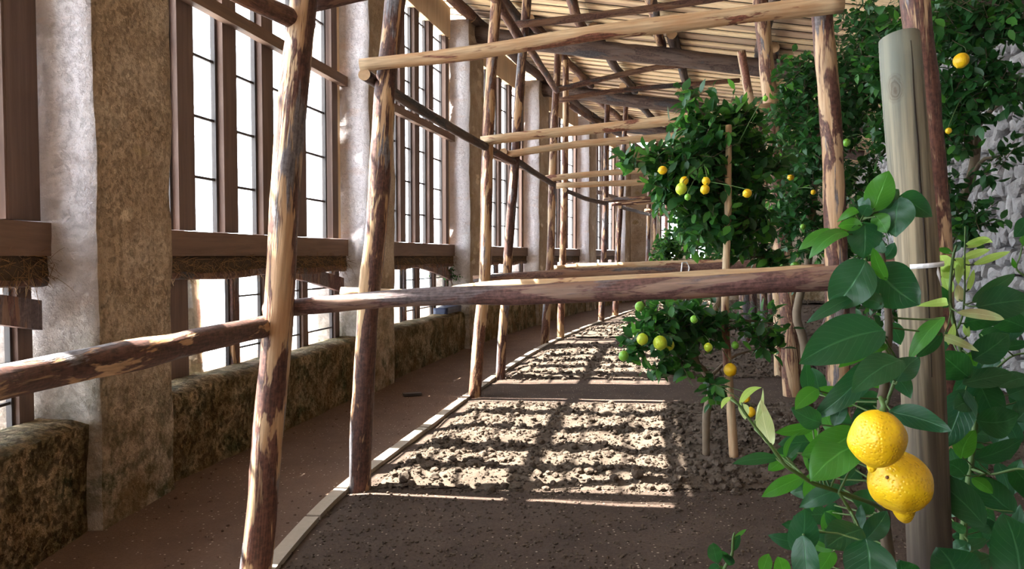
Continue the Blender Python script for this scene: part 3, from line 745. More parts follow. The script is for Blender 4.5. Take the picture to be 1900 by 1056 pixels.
for (x, yb, Y, rr, l) in ((1418, 590, 17.5, .09, 'left'), (1432, 590, 18.6, .08, 'right')):
    post([(x, yb + 8), (x - 3, 500), (x - 10, 260)], Y, rr, .06, 'bark', 'distant dark rear post in deep shade, %s one of its pair' % l, Y + 3)

def rail(p0, Y0, p1, Y1, r0, r1, mat, label, seed, mids=(), cat='rail', group='poles tied across the trellis'):
    pts = [P(*p0, Y0)] + [P(*m[:2], m[2]) for m in mids] + [P(*p1, Y1)]
    return pole('trellis_rail', pts, r0, r1, mat, label, cat, group, seed=seed, n=16 if Y0 < 6 else 10, lump=.10, step=.12 if Y0 < 6 else .25)
# low rails across
rail((492, 577), 3.74, (1760, 500), 3.38, .040, .058, 'rail', 'thick weathered low rail stretching across the foreground from the largest post', 21, [(700, 556, 3.70), (860, 548, 3.66), (960, 549, 3.62), (1150, 539, 3.55), (1400, 526, 3.45)])
rail((633, 543), 5.22, (1640, 500), 5.06, .038, .05, 'pale', 'pale low rail mostly hidden just behind the thick foreground rail', 22, [(800, 546, 5.2), (900, 533, 5.2), (1200, 520, 5.15), (1450, 507, 5.1)])
rail((878, 520), 8.60, (1470, 488), 8.3, .050, .06, 'brown', 'low rail behind the foreground rail, tied to the third post', 23, [(1050, 508, 8.6), (1250, 500, 8.5)])
rail((912, 513), 9.84, (1455, 489), 9.6, .042, .05, 'rail', 'greyish low rail starting at the fourth post', 24, [(1150, 506, 9.8)])
rail((1022, 499), 13.8, (1400, 486), 13.5, .06, .06, 'pale', 'sunlit pale low rail starting at the fifth post', 25, [(1200, 491, 13.8)])
rail((1035, 494), 14.66, (1400, 485), 14.5, .05, .05, 'mixed', 'thin low rail starting at the sixth post', 26)
# upper rails across
rail((572, 8), 3.76, (1775, -262), 3.6, .042, .05, 'brown', 'short visible piece of top rail beside the head of the largest post', 27)
rail((668, 121), 4.96, (1562, 6), 4.80, .040, .060, 'pale', 'long pale peeled top rail crossing the picture to the blotched rear post', 28, [(850, 101, 4.95), (1100, 62, 4.9), (1350, 33, 4.86)])
rail((892, 262), 8.32, (1432, 201), 7.98, .052, .062, 'pale', 'pale upper rail crossing from the third post into the lemon foliage', 29, [(1040, 246, 8.3), (1200, 228, 8.2)])
rail((933, 288), 9.58, (1400, 240), 9.3, .045, .05, 'pale', 'thinner pale upper rail resting on the fourth post', 30, [(1100, 265, 9.5)])
rail((1012, 331), 13.45, (1240, 311), 13.3, .055, .05, 'pale', 'upper rail at the fifth post, reaching the leaves', 31)
rail((1032, 345), 14.35, (1330, 332), 14.1, .055, .05, 'pale', 'upper rail at the sixth post, just below its neighbour', 32)
rail((1120, 372), 18.1, (1330, 360), 17.8, .06, .05, 'mixed', 'distant reddish upper rail at the seventh post', 33)
rail((1134, 379), 19.7, (1330, 368), 19.5, .055, .05, 'mixed', 'distant pale upper rail at the eighth post', 34)
rail((1196, 391), 24.2, (1340, 384), 24.0, .055, .05, 'mixed', 'thin reddish upper rail at the ninth post', 35)
rail((1206, 398), 25.8, (1340, 392), 25.6, .055, .05, 'mixed', 'lowest of the distant upper rails near the end wall', 36)
# top tier
rail((952, 46), 9.55, (1430, -20), 9.3, .048, .045, 'brown', 'thin high rail just under the roof at the fourth post', 37, [(1070, 34, 9.5), (1240, 10, 9.4)])
rail((1036, 166), 13.5, (1385, 119), 13.3, .05, .05, 'brown', 'high rail under the roof starting at the fifth post', 38, [(1180, 133, 13.5), (1250, 122, 13.4)])
rail((1036, 187), 14.35, (1372, 149), 14.2, .05, .045, 'brown', 'high rail under the roof at the sixth post, tilted up to the right', 39, [(1150, 168, 14.3)])
rail((1124, 242), 18.1, (1300, 222), 18.0, .06, .05, 'brown', 'high distant rail at the seventh post', 40)
# lengthwise poles
rail((-330, 800), 1.2, (500, 604), 3.70, .044, .052, 'bark', 'low lengthwise rail coming from the left picture edge to the largest post', 41, [(0, 708, 1.92), (250, 658, 2.5), (400, 625, 3.1)], group='poles tied along the trellis row')
rail((330, -75), 3.0, (572, 48), 3.70, .046, .046, 'brown', 'brown lengthwise pole entering at the top edge and ending at the largest post', 42, [(470, 0, 3.4)], group='poles tied along the trellis row')
rail((676, 138), 4.95, (900, 272), 8.32, .040, .045, 'dark', 'dark lengthwise pole from the second post down to the third post', 43, [(760, 190, 5.9), (830, 233, 7.0)], group='poles tied along the trellis row')
rail((934, 282), 9.50, (1026, 342), 13.45, .05, .045, 'dark', 'lengthwise pole between the fourth and fifth posts', 44, [(975, 310, 11.2)], group='poles tied along the trellis row')
rail((880, 262), 8.28, (952, 300), 9.60, .045, .045, 'brown', 'short lengthwise pole between the third and fourth posts', 45, group='poles tied along the trellis row')
rail((1048, 353), 14.3, (1124, 378), 18.1, .045, .05, 'dark', 'wavy lengthwise pole between the sixth and seventh posts', 46, [(1085, 368, 16.2)], group='poles tied along the trellis row')
rail((1150, 384), 19.7, (1204, 398), 24.3, .05, .05, 'dark', 'farthest lengthwise pole beyond the eighth post', 47, group='poles tied along the trellis row')
rail((916, -10), 8.3, (968, 78), 9.62, .06, .05, 'brown', 'short brown pole high under the roof joining the third and fourth posts', 48, group='poles tied along the trellis row')
rail((980, 86), 9.85, (1033, 168), 13.5, .045, .055, 'brown', 'slanting pole high under the roof between the fourth and fifth posts', 49, group='poles tied along the trellis row')
rail((1052, 192), 14.6, (1130, 244), 18.2, .05, .06, 'brown', 'slanting high pole between the sixth and seventh posts', 50, group='poles tied along the trellis row')
rail((1164, 256), 20.0, (1208, 290), 24.3, .05, .05, 'brown', 'thin high pole far down the row beyond the eighth post', 51, group='poles tied along the trellis row')

# ------------------------------------------------------------------ lemon trees
# leaf blade template: 3 across, 5 along
LU = np.array([0, .22, .5, .78, 1.0]); LWD = np.array([.10, .82, 1.0, .62, .03])
def leaf_batch(base, axis, nrm, ln, wd, droop, fold):
    """arrays of n leaves -> vertices (n*15,3) and quads"""
    n = len(base); side = np.cross(axis, nrm); side /= np.linalg.norm(side, axis=1, keepdims=True) + 1e-9
    nrm = np.cross(side, axis)
    V = np.zeros((n, 15, 3))
    for i, (u, ww) in enumerate(zip(LU, LWD)):
        c = base + axis * (ln * u)[:, None] - nrm * (droop * ln * u * u)[:, None]
        for j, sg in enumerate((-1, 0, 1)):
            V[:, i * 3 + j] = c + side * (sg * wd * ww * .5)[:, None] + nrm * ((abs(sg) * fold * wd * ww)[:, None])
    q = np.array([[i * 3 + j, i * 3 + j + 1, i * 3 + j + 4, i * 3 + j + 3] for i in range(4) for j in range(2)])
    Fc = q[None] + (np.arange(n) * 15)[:, None, None]
    return V.reshape(-1, 3), Fc.reshape(-1, 4)
def unit(a): return a / (np.linalg.norm(a, axis=-1, keepdims=True) + 1e-9)
TWIGS = []
def tree(name, label, group, trunk, lobes, seed, leaf_len=.085, trunk_r=(.03, .02), bright=.08, hand=None):
    """trunk: world points; lobes: (centre, (rx,ry,rz), twigs, ...)"""
    r = np.random.RandomState(seed); R = random.Random(seed)
    root = empty(name, trunk[0]); tag(root, label, 'tree', group)
    ch = []; mb = MB(); k = len(trunk)
    tp = []                                                                     # smooth the trunk
    for i in range(k - 1):
        for q in range(4):
            u = q / 4; p0, p1, p2, p3 = trunk[max(0, i - 1)], trunk[i], trunk[i + 1], trunk[min(k - 1, i + 2)]
            tp.append(.5 * ((2 * p1) + (p2 - p0) * u + (2 * p0 - 5 * p1 + 4 * p2 - p3) * u * u + (3 * p1 - p0 - 3 * p2 + p3) * u ** 3))
    tp.append(trunk[-1]); K = len(tp)
    mb.tube(tp, [trunk_r[0] + (trunk_r[1] - trunk_r[0]) * i / (K - 1) for i in range(K)], 10, lump=.18, seed=seed)
    ch.append(mb.build('trunk', M['trunk'], root))
    B = []; Ax = []; Nn = []; LN = []; tw = MB()
    for lb in lobes:
        c, rad, nt = lb[0], lb[1], lb[2]
        # limb from the nearest trunk point
        best = min(tp[K // 4:], key=lambda p: (p - c).length + .8 * max(0, p.z - c.z + .1))
        lm = MB(); m1 = best.lerp(c, .5) + Vector((R.uniform(-.06, .06), R.uniform(-.06, .06), .06))
        pts = [best, best.lerp(m1, .6) + Vector((0, 0, .02)), m1, m1.lerp(c, .6), c]
        d0 = (c - best).length
        if d0 > .12:
            lm.tube(pts, [trunk_r[1] * .75, trunk_r[1] * .6, trunk_r[1] * .5, trunk_r[1] * .36, trunk_r[1] * .25], 7, lump=.15, seed=seed + len(ch))
            ch.append(lm.build('limb', M['trunk'], root))
        for q in range(nt):
            d = Vector(unit(r.randn(3))); f = r.rand() ** .5
            p = c + Vector((d.x * rad[0], d.y * rad[1], d.z * rad[2])) * (f * .9)
            out = (Vector((d.x, d.y, d.z)) * .8 + Vector(r.randn(3)) * .45 + Vector((0, 0, .25))).normalized()
            L = R.uniform(.12, .26); p0 = p - out * L * .5; bend = Vector(r.randn(3)) * .12
            tps = [p0 + out * L * u + bend * L * u * u for u in (0, .35, .7, 1)]
            tw.tube(tps, [.0032, .0026, .002, .0012], 4, cap=False); TWIGS.extend(tps)
            nl = R.randint(6, 9)
            for j in range(nl):
                u = (j + .4) / nl; pp = p0 + out * L * u + bend * L * u * u
                sd_ = Vector(unit(np.cross(out, r.randn(3))))
                ax = (out * R.uniform(.2, .9) + sd_ * 1.0 + Vector((0, 0, -.15))).normalized()
                up = Vector((R.gauss(-.35, .45), R.gauss(-.35, .45), 1)).normalized() if R.random() < .75 else Vector(unit(r.randn(3)))
                B.append(pp + ax * .008); Ax.append(ax); Nn.append(up); LN.append(leaf_len * R.uniform(.6, 1.2))
    if tw.v: ch.append(tag(tw.build('twigs', M['twig'], root), kind='stuff'))
    B = np.array([b[:] for b in B]); Ax = unit(np.array([b[:] for b in Ax])); Nn = unit(np.array([b[:] for b in Nn])); LN = np.array(LN); n = len(B)
    V, Fc = leaf_batch(B, Ax, Nn, LN, LN * r.uniform(.48, .62, n), r.uniform(-.05, .35, n), r.uniform(.02, .16, n))
    mi = np.repeat((r.rand(n) < bright).astype(int), 8)
    f = build_np('foliage', V, Fc, [M['leaf'], M['leafb']], root, mi=mi); ch.append(tag(f, kind='stuff'))
    bpy.context.view_layer.update(); inv = root.matrix_world.inverted()
    for c_ in ch: c_.matrix_parent_inverse = inv
    return root
def lb(x, y, Y, rx, rz, n, ry=None):
    s_ = Y / F; return (P(x, y, Y), (rx * s_, ry if ry else max(.12, min(rx * s_ * .9, .5)), rz * s_), n)
GT = 'lemon trees in the beds'
tree('lemon_tree', 'nearest leafy lemon tree in the first bed, beside a thin tied stake', GT,
     [P(1310, 853, 5.67), P(1311, 770, 5.67), P(1321, 718, 5.67), P(1308, 690, 5.66), P(1291, 668, 5.64), P(1296, 630, 5.64), P(1327, 575, 5.68), P(1345, 500, 5.72), P(1350, 400, 5.75), P(1345, 300, 5.75)],
     [lb(1225, 608, 5.35, 52, 34, 34), lb(1290, 605, 5.5, 50, 45, 34), lb(1165, 650, 5.3, 22, 26, 7), lb(1215, 682, 5.35, 26, 14, 6), lb(1250, 660, 5.4, 32, 22, 10), lb(1255, 575, 5.4, 60, 18, 18), lb(1395, 612, 5.6, 34, 26, 9), lb(1437, 600, 5.6, 24, 40, 9),
      lb(1430, 640, 5.6, 18, 22, 4), lb(1318, 720, 5.3, 22, 26, 7), lb(1340, 610, 5.5, 30, 30, 8), lb(1312, 415, 5.75, 62, 52, 62), lb(1285, 330, 5.7, 70, 70, 72), lb(1380, 300, 5.9, 75, 85, 95), lb(1370, 420, 5.9, 75, 70, 80),
      lb(1330, 262, 5.8, 62, 50, 46), lb(1300, 300, 5.6, 60, 60, 40), lb(1230, 330, 5.6, 40, 40, 18), lb(1283, 225, 5.7, 34, 36, 20), lb(1279, 180, 5.7, 14, 22, 4), lb(1172, 300, 5.5, 24, 15, 6), lb(1215, 290, 5.6, 30, 30, 11), lb(1240, 355, 5.6, 30, 30, 13), lb(1350, 220, 5.9, 55, 40, 30), lb(1430, 480, 5.9, 45, 25, 20)], 101, .098, bright=.28)
tree('lemon_tree', 'dense lemon tree behind the blotched rear post, filling the right centre', GT,
     [P(1500, 760, 7.3), P(1492, 640, 7.3), P(1478, 580, 7.3), P(1500, 480, 7.3), P(1510, 350, 7.3), P(1520, 250, 7.3)],
     [lb(1490, 250, 7.3, 80, 110, 150), lb(1470, 400, 7.2, 70, 80, 110), lb(1560, 330, 7.5, 80, 100, 110), lb(1555, 180, 7.4, 90, 90, 130), lb(1480, 150, 7.4, 50, 60, 50), lb(1610, 160, 7.6, 70, 110, 110), lb(1540, 445, 7.4, 60, 40, 50), lb(1610, 60, 7.4, 80, 70, 90), lb(1450, 500, 7.0, 50, 22, 22)], 102, .085, (.045, .03), .10)
tree('lemon_tree', 'tall old lemon tree trained up the stone wall at upper right', GT,
     [P(1775, 800, 5.9), P(1762, 600, 5.9), P(1758, 430, 5.9), P(1795, 350, 5.85), P(1812, 265, 5.8), P(1800, 150, 5.7), P(1780, 60, 5.6)],
     [lb(1780, 50, 5.2, 90, 70, 80), lb(1700, 40, 5.6, 80, 70, 70), lb(1770, 160, 5.2, 60, 60, 50), lb(1840, 150, 5.1, 50, 45, 28), lb(1870, 30, 5.0, 60, 50, 40), lb(1760, 250, 5.4, 50, 50, 30), lb(1640, 120, 5.9, 60, 70, 60), lb(1800, 225, 5.2, 40, 30, 16),
      lb(1790, 420, 5.6, 65, 36, 26), lb(1750, 360, 5.7, 40, 45, 22), lb(1830, 320, 5.5, 30, 24, 5), lb(1860, 290, 5.4, 26, 20, 5), lb(1885, 170, 5.0, 30, 36, 12), lb(1640, 250, 6.4, 40, 50, 22), lb(1700, 250, 5.9, 50, 70, 40), lb(1620, 400, 6.6, 40, 50, 22), lb(1640, 480, 6.2, 50, 40, 20)], 103, .088, (.04, .028), .10)
tree('lemon_tree', 'lemon tree in the second bed, in shade behind the nearest one', GT,
     [P(1468, 655, 10.6), P(1460, 600, 10.6), P(1440, 520, 10.6), P(1420, 420, 10.6)],
     [lb(1400, 400, 10.6, 80, 70, 90, .8), lb(1420, 300, 10.6, 70, 60, 70, .8), lb(1330, 430, 10.8, 50, 50, 45), lb(1470, 330, 10.6, 60, 90, 80, .8)], 104, .10, (.05, .03), .04)
tree('lemon_tree', 'sunlit pale green lemon bush far down the bed, left of the others', GT,
     [P(1262, 560, 16.0), P(1258, 520, 16.0), P(1255, 480, 16.0)],
     [lb(1248, 455, 15.8, 38, 34, 70), lb(1225, 470, 15.6, 22, 18, 20), lb(1290, 440, 16, 40, 50, 60), lb(1340, 450, 16.2, 50, 50, 50)], 105, .12, (.05, .03), .45)
tree('lemon_tree', 'distant lemon tree under the fifth bay of roof, mostly hidden', GT,
     [P(1330, 575, 17.5), P(1330, 500, 17.5), P(1330, 420, 17.5)],
     [lb(1330, 400, 17.5, 60, 60, 80, .9), lb(1390, 380, 17.5, 60, 70, 70, .9), lb(1300, 340, 21, 40, 40, 50, .9)], 106, .13, (.06, .04), .05)
tree('lemon_tree', 'low dark lemon bush at the foot of the stone wall behind the stake', GT,
     [P(1640, 745, 7.8), P(1650, 640, 7.8), P(1660, 560, 7.8)],
     [lb(1650, 560, 7.6, 60, 50, 40), lb(1590, 610, 7.4, 36, 30, 14)], 107, .085, (.03, .02), .04)
tree('wall_weed', 'scraggly weed growing out of the wall beside the third pillar, under its beam', None,
     [P(842, 545, 13.1), P(838, 525, 13.0), P(830, 505, 12.9)], [lb(832, 508, 12.9, 26, 20, 26, .15), lb(812, 498, 12.7, 16, 10, 8, .1)], 108, .05, (.012, .008), .1)['category'] = 'weed'
mb = MB(); rough_sbox(mb, 12.25, 12.95, -.36, -.12, .66, .76, .06, .03, seed=4)
tag(mb.build('folded_tarp', mat_simple('navy_plastic', (.015, .02, .045), .5)), 'dark navy folded tarp lying on the low wall before the third pillar', 'tarp')
# bare old trunk in shade
pole('dead_trunk', [P(1508, 690, 9.0), P(1482, 640, 9.0), P(1470, 590, 9.0), P(1462, 560, 9.0)], .05, .035, 'rail', 'bare grey crooked trunk in the shade behind the rear posts', 'trunk', seed=61)
pole('dead_trunk', [P(1500, 672, 9.0), P(1530, 600, 9.0), P(1542, 560, 9.0)], .035, .025, 'rail', 'thinner bare grey limb branching right in the shade', 'trunk', seed=62)
# the thin stake that the nearest tree is tied to
st = pole('plant_stake', [P(1362, 853, 5.60), P(1356, 750, 5.60), P(1349, 655, 5.60), P(1345, 560, 5.60), P(1350, 400, 5.60), P(1352, 232, 5.60)], .036, .022, 'pale', 'thin peeled stake with a knot beside the nearest lemon tree', 'stake', seed=63, step=.07)
mb = MB(); mb.tube([P(1344 + 18 * math.cos(a) * 1.0 - (6 if 0 else 0), 597 + 4 * math.sin(a), 5.60 - .035 * math.sin(a)) for a in [i * math.pi / 8 for i in range(17)]], [.0045] * 17, 6)
mb.tube([P(1328, 597, 5.58), P(1316, 592, 5.5), P(1305, 600, 5.48)], [.004] * 3, 5); mb.tube([P(1358, 600, 5.58), P(1366, 607, 5.55), P(1368, 615, 5.54)], [.003] * 3, 5)
tag(mb.build('plant_tie', M['tie']), 'white string tying the nearest lemon tree to its thin stake', 'string')
mb = MB(); mb.tube([P(1264, 505, 8.42), P(1266, 488, 8.45), P(1274, 487, 8.50), P(1279, 497, 8.42), P(1276, 512, 8.40)], [.009] * 5, 6); mb.tube([P(1276, 510, 8.40), P(1272, 560, 8.4), P(1271, 592, 8.4)], [.003] * 3, 5)
tag(mb.build('hanging_string', M['tie']), 'white string hooked over the third low rail and hanging down', 'string')

# ------------------------------------------------------------------ lemons
def lemon_mesh(L, Rr, nip=.16, neck=.05, n=28, k=26, seed=0, wob=.03, xb=.84):
    V = []; 
    for i in range(k + 1):
        u = i / k; x = -1 + 2 * u                      # stalk end -1, tip +1
        xc = (xb - .93) / 2; xr = (xb + .93) / 2; xx = (x - xc) / xr
        body = max(0, 1 - abs(xx) ** 2.1) ** .5 if abs(xx) < 1 else 0
        tipr = nip * (1 - .35 * max(0, (x - xb) / (1 - xb))) * max(0, 1 - max(0, (x - xb) / (1 - xb)) ** 3) ** .5 if x > xb - .2 else 0
        nk = neck * 1.2 * max(0, 1 - ((-x - .6) / .4) ** 2) ** .5 if x < -.6 else 0
        r_ = (body ** 3 + tipr ** 3 + nk ** 3) ** (1 / 3)
        for j in range(n):
            a = 2 * math.pi * j / n; d = 1 + wob * noise.noise(Vector((math.cos(a), math.sin(a), x * 1.2)) * 1.4 + Vector((seed, 0, 0))) * 2
            V.append((r_ * Rr * d * math.cos(a), r_ * Rr * d * math.sin(a), -x * L / 2))
    Fc = []
    for i in range(k):
        for j in range(n): Fc.append((i * n + j, i * n + (j + 1) % n, (i + 1) * n + (j + 1) % n, (i + 1) * n + j))
    mb = MB(); mb.v = V
    for f in Fc: mb.face(f, 0)
    mb.face(tuple(range(n - 1, -1, -1))); mb.face(tuple(k * n + j for j in range(n)))
    return mb
def lemon(x, y, Y, rpx, mat, label, tilt=(0, 0), asp=1.3, stem=True):
    s_ = Y / F; r_ = rpx * s_; c = P(x, y, Y)
    mb = lemon_mesh(2 * r_ * asp, r_, n=16, k=14, seed=x, neck=.12); o = mb.build('lemon', [M[mat]]); o.location = c; o.rotation_euler = (tilt[0], tilt[1], 0)
    if stem:
        top = c + Euler((tilt[0], tilt[1], 0)).to_matrix() @ Vector((0, 0, r_ * asp * .93)); q = min(TWIGS, key=lambda t_: (t_ - top).length + (.1 if t_.z < top.z else 0))
        inv_ = Euler((tilt[0], tilt[1], 0)).to_matrix().inverted(); l0 = Vector((0, 0, r_ * asp * .93)); l2_ = inv_ @ (q - c)
        st_ = MB(); st_.tube([l0, l0 + Vector((.002, 0, .014)), l0.lerp(l2_, .5) + Vector((0, 0, .012)), l2_], [.0035, .003, .0025, .0022], 6); st_.build('stalk', M['gtwig'], o)
    return tag(o, label, 'lemon', 'lemons hanging in the trees')
LS = [(1192, 630, 5.12, 10.5, 'lemong', 'yellow-green lemon hanging low at left of the nearest tree', (0, .1)),
      (1225, 637, 5.12, 13, 'lemong', 'larger yellow-green lemon hanging low, touching its darker neighbour', (.1, -.1)),
      (1241, 641, 5.2, 10, 'lemong', 'half-hidden low green-yellow lemon behind the larger one', (0, .2)),
      (1157, 661, 5.08, 9.5, 'lemongr', 'unripe round green lemon, lowest and leftmost of all', (0, 0)),
      (1187, 569, 5.15, 9, 'lemongr', 'green lemon half hidden in leaves just under the foreground rail', (0, .3)),
      (1314, 645, 5.2, 8, 'lemong', 'small yellow-green lemon between the nearest trunk and the stake', (0, .1)),
      (1364, 641, 5.4, 7, 'lemongr', 'small green lemon peeping from behind the stake knot', (0, 0)),
      (1355, 687, 5.35, 12, 'lemon', 'yellow lemon in front of the thin stake, part covered by a leaf', (0, 0)),
      (1393, 765, 5.0, 9, 'lemon', 'small yellow lemon behind the pale young shoot', (0, 0)),
      (1385, 740, 5.0, 7, 'lemon', 'small yellow lemon above another, behind the pale shoot tip', (0, .3)),
      (1264, 351, 4.98, 10.5, 'lemong', 'plump yellow-green lemon in the upper crown at left, lower of two touching', (0, .2)),
      (1269, 336, 5.1, 8, 'lemon', 'yellow lemon just above the plump yellow-green one', (0, .6)),
      (1308, 352, 4.98, 8.5, 'lemon', 'yellow lemon below a drooping pointed one in the upper crown', (0, .3)),
      (1310, 336, 5.0, 7.5, 'lemon', 'yellow lemon pointing upward among upper crown leaves', (0, 2.6)),
      (1386, 359, 5.05, 8, 'lemon', 'yellow lemon in the upper crown right of the thin stake', (0, 1.1)),
      (1229, 316, 5.2, 8, 'lemon', 'yellow lemon at the left edge of the upper crown', (0, 1.4)),
      (1276, 366, 5.1, 6, 'lemongr', 'green lemon under the plump one in the upper crown', (0, 0)),
      (1467, 329, 6.3, 6, 'lemon', 'tiny yellow lemon in dark leaves left of the blotched post', (0, 1.2)),
      (1509, 357, 6.5, 4.5, 'lemon', 'tiniest yellow lemon close to the blotched post', (0, 0)),
      (1475, 493, 6.3, 8, 'lemongr', 'green lemon resting above the right part of the low rail', (0, 1.3)),
      (1453, 494, 6.3, 7, 'lemongr', 'duller green lemon left of another above the low rail', (0, 1.3)),
      (1490, 421, 6.3, 5, 'lemongr', 'small green lemon in shade halfway up the dark tree', (0, 0)),
      (1571, 265, 6.3, 7, 'lemongr', 'green lemon right beside the blotched post high up', (0, 0)),
      (1783, 113, 4.6, 13.5, 'lemon', 'bright orange-yellow lemon high against the wall tree', (0, .5)),
      (1760, 243, 4.9, 5.5, 'lemon', 'small yellow lemon low in the wall tree behind the stake', (0, 0)),
      (1420, 183, 5.2, 5, 'lemongr', 'green lemon near the top of the nearest crown', (0, 0)),
      (1288, 593, 5.0, 7, 'lemongr', 'green lemon deep in the low branch left of the stake', (0, 0))]
for a in LS: lemon(a[0], a[1], a[2], a[3], a[4], a[5], a[6], 1.18)

# ------------------------------------------------------------------ the two big lemons and the sawn stake in front
def big_lemon(x, y, Y, w_, h_, nip, ang, label, seed, xb=.8):
    s_ = Y / F; mb = lemon_mesh(h_ * s_, w_ * s_ / 2, nip=nip, neck=.14, n=56, k=60, seed=seed, wob=.05, xb=xb)
    o = mb.build('lemon', [M['lemon']]); o.location = P(x, y, Y); o.rotation_euler = (.12, ang, .5)
    return tag(o, label, 'lemon', 'two big lemons hanging in the foreground')
l1 = big_lemon(1627, 818, .98, 99, 124, .20, .10, 'upper one of the two big foreground lemons, deeper golden yellow', 3, .79)
st_ = MB(); st_.tube([Vector((0, 0, .040)), Vector((0, 0, .047)), Vector((.004, .01, .056))], [.0052, .0034, .003], 8); st_.build('stalk', M['gtwig'], l1)
l2 = big_lemon(1671, 907, 1.03, 110, 160, .40, -.42, 'lower one of the two big foreground lemons, with a brown spot and thick nipple', 8, .50)
sp = MB(); v, f = I2, IF2; c = P(1646, 886, .985)
sp.add([Vector(q) * .0026 for q in v], [tuple(q) for q in f]); so = sp.build('brown_spot', mat_simple('lemon_blemish', (.17, .07, .02), .8)); so['label'] = 'brown blemish'
bpy.context.view_layer.update()
so.parent = l2; li = l2.matrix_world.inverted(); cl = li @ CAM; tl = li @ c
_dir = (tl - cl).normalized(); hit = l2.ray_cast(cl, _dir); so.location = hit[1] if hit[0] else tl
st_ = MB(); st_.tube([Vector((0, 0, .050)), Vector((-.01, .01, .062)), Vector((-.03, .03, .085))], [.005, .0034, .003], 8); st_.build('stalk', M['gtwig'], l2)

def mat_sawn():
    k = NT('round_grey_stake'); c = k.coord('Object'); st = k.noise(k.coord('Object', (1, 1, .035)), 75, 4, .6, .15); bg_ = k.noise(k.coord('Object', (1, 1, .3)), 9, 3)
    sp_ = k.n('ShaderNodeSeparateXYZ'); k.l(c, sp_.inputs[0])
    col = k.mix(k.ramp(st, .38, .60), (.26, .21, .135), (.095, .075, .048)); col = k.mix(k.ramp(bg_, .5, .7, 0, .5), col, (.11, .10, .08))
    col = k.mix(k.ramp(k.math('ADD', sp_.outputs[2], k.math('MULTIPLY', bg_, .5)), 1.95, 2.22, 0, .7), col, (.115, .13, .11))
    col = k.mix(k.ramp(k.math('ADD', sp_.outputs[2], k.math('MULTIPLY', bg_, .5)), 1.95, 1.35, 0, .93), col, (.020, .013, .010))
    # growth rings round the knot
    km = k.n('ShaderNodeVectorMath', operation='SUBTRACT'); k.l(c, km.inputs[0]); km.inputs[1].default_value = KNOT[:]
    ks = k.n('ShaderNodeVectorMath', operation='MULTIPLY'); k.l(km.outputs[0], ks.inputs[0]); ks.inputs[1].default_value = (1, 1, .62)
    ln = k.n('ShaderNodeVectorMath', operation='LENGTH'); k.l(ks.outputs[0], ln.inputs[0])
    d = k.math('ADD', ln.outputs[1], k.math('MULTIPLY', k.noise(c, 60, 2), .008))
    rings = k.ramp(k.math('SINE', k.math('MULTIPLY', d, 1900)), -1, 1); m = k.ramp(d, .012, .026, 1, 0); core = k.ramp(d, .006, .013, 1, 0)
    col = k.mix(k.math('MULTIPLY', m, .45), col, (.07, .048, .03)); col = k.mix(k.math('MULTIPLY', k.math('MULTIPLY', rings, m), .7), col, (.05, .032, .02)); col = k.mix(k.math('MULTIPLY', core, .7), col, (.10, .06, .035))
    k.base(col); k.rough(.75); k.spec(.25); k.bump(k.math('ADD', st, k.math('MULTIPLY', rings, m)), .35, .002); return k.m
SK = [P(1668, 70, 1.38), P(1682, 250, 1.37), P(1698, 420, 1.36), P(1708, 600, 1.35), P(1716, 800, 1.34), P(1726, 1056, 1.33)]
SK = SK[::-1]; d = (SK[0] - SK[2]).normalized(); SK = [SK[0] + d * ((-.05 - SK[0].z) / d.z)] + SK
a_, b_ = SK[0], SK[-1]; q_ = (b_ - a_).to_track_quat('Z', 'Y'); inv_ = q_.inverted()
KNOT = inv_ @ (P(1655, 163, 1.345) - a_)
mb = MB(); n = 40; k_ = 40; lp = [inv_ @ (p - a_) for p in SK]; L = (b_ - a_).length
rows = []
for i in range(k_ + 1):
    z = L * i / k_
    for u, v_ in zip(lp, lp[1:]):
        if z <= v_.z + 1e-6: break
    f_ = min(1, max(0, (z - u.z) / (v_.z - u.z))); c = u.lerp(v_, f_); c.z = z; rr = .0385 - .0035 * i / k_
    ring = []
    for j in range(n):
        a = 2 * math.pi * j / n; r_ = rr * (1 + .012 * noise.noise(Vector((math.cos(a) * 2, math.sin(a) * 2, z * 2))))
        if i == k_: r_ *= .965
        ring.append(len(mb.v)); zz = 0
        if i == k_: zz = -.0 + .006 * math.cos(a - 1.2)
        mb.v.append((c.x + r_ * math.cos(a), c.y + r_ * math.sin(a), z + zz))
    rows.append(ring)
for i in range(k_):
    for j in range(n): mb.face((rows[i][j], rows[i][(j + 1) % n], rows[i + 1][(j + 1) % n], rows[i + 1][j]), 0)
mb.face(tuple(rows[-1]), 1); mb.face(tuple(rows[0][::-1]), 1)
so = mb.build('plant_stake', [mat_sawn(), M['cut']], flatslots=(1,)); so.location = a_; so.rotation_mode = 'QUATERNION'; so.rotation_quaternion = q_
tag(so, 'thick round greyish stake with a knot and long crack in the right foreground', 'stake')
bpy.context.view_layer.update()
def on_surface(o, px_, py_, lift=0.0):
    mi_ = o.matrix_world.inverted(); c0 = mi_ @ CAM; d_ = (mi_.to_3x3() @ ray(px_, py_)).normalized(); h = o.ray_cast(c0, d_)
    return (o.matrix_world @ (h[1] + h[2] * lift)) if h[0] else None
# the drying crack: a thin dark sliver let into the surface
cr = [(1690, 75), (1693, 110), (1695, 160), (1700, 230), (1703, 262), (1706, 330), (1713, 400), (1717, 470), (1722, 540), (1726, 620), (1729, 700)]
ps = [on_surface(so, x, y, .0002) for x, y in cr]; ps = [p for p in ps if p]
mb = MB(); mb.tube(ps, [.0006 + .0010 * math.sin(math.pi * i / (len(ps) - 1)) for i in range(len(ps))], 6)
c = mb.build('crack', mat_simple('crack_shadow_wood', (.02, .014, .01), .95)); c.parent = so; c.matrix_parent_inverse = so.matrix_world.inverted()
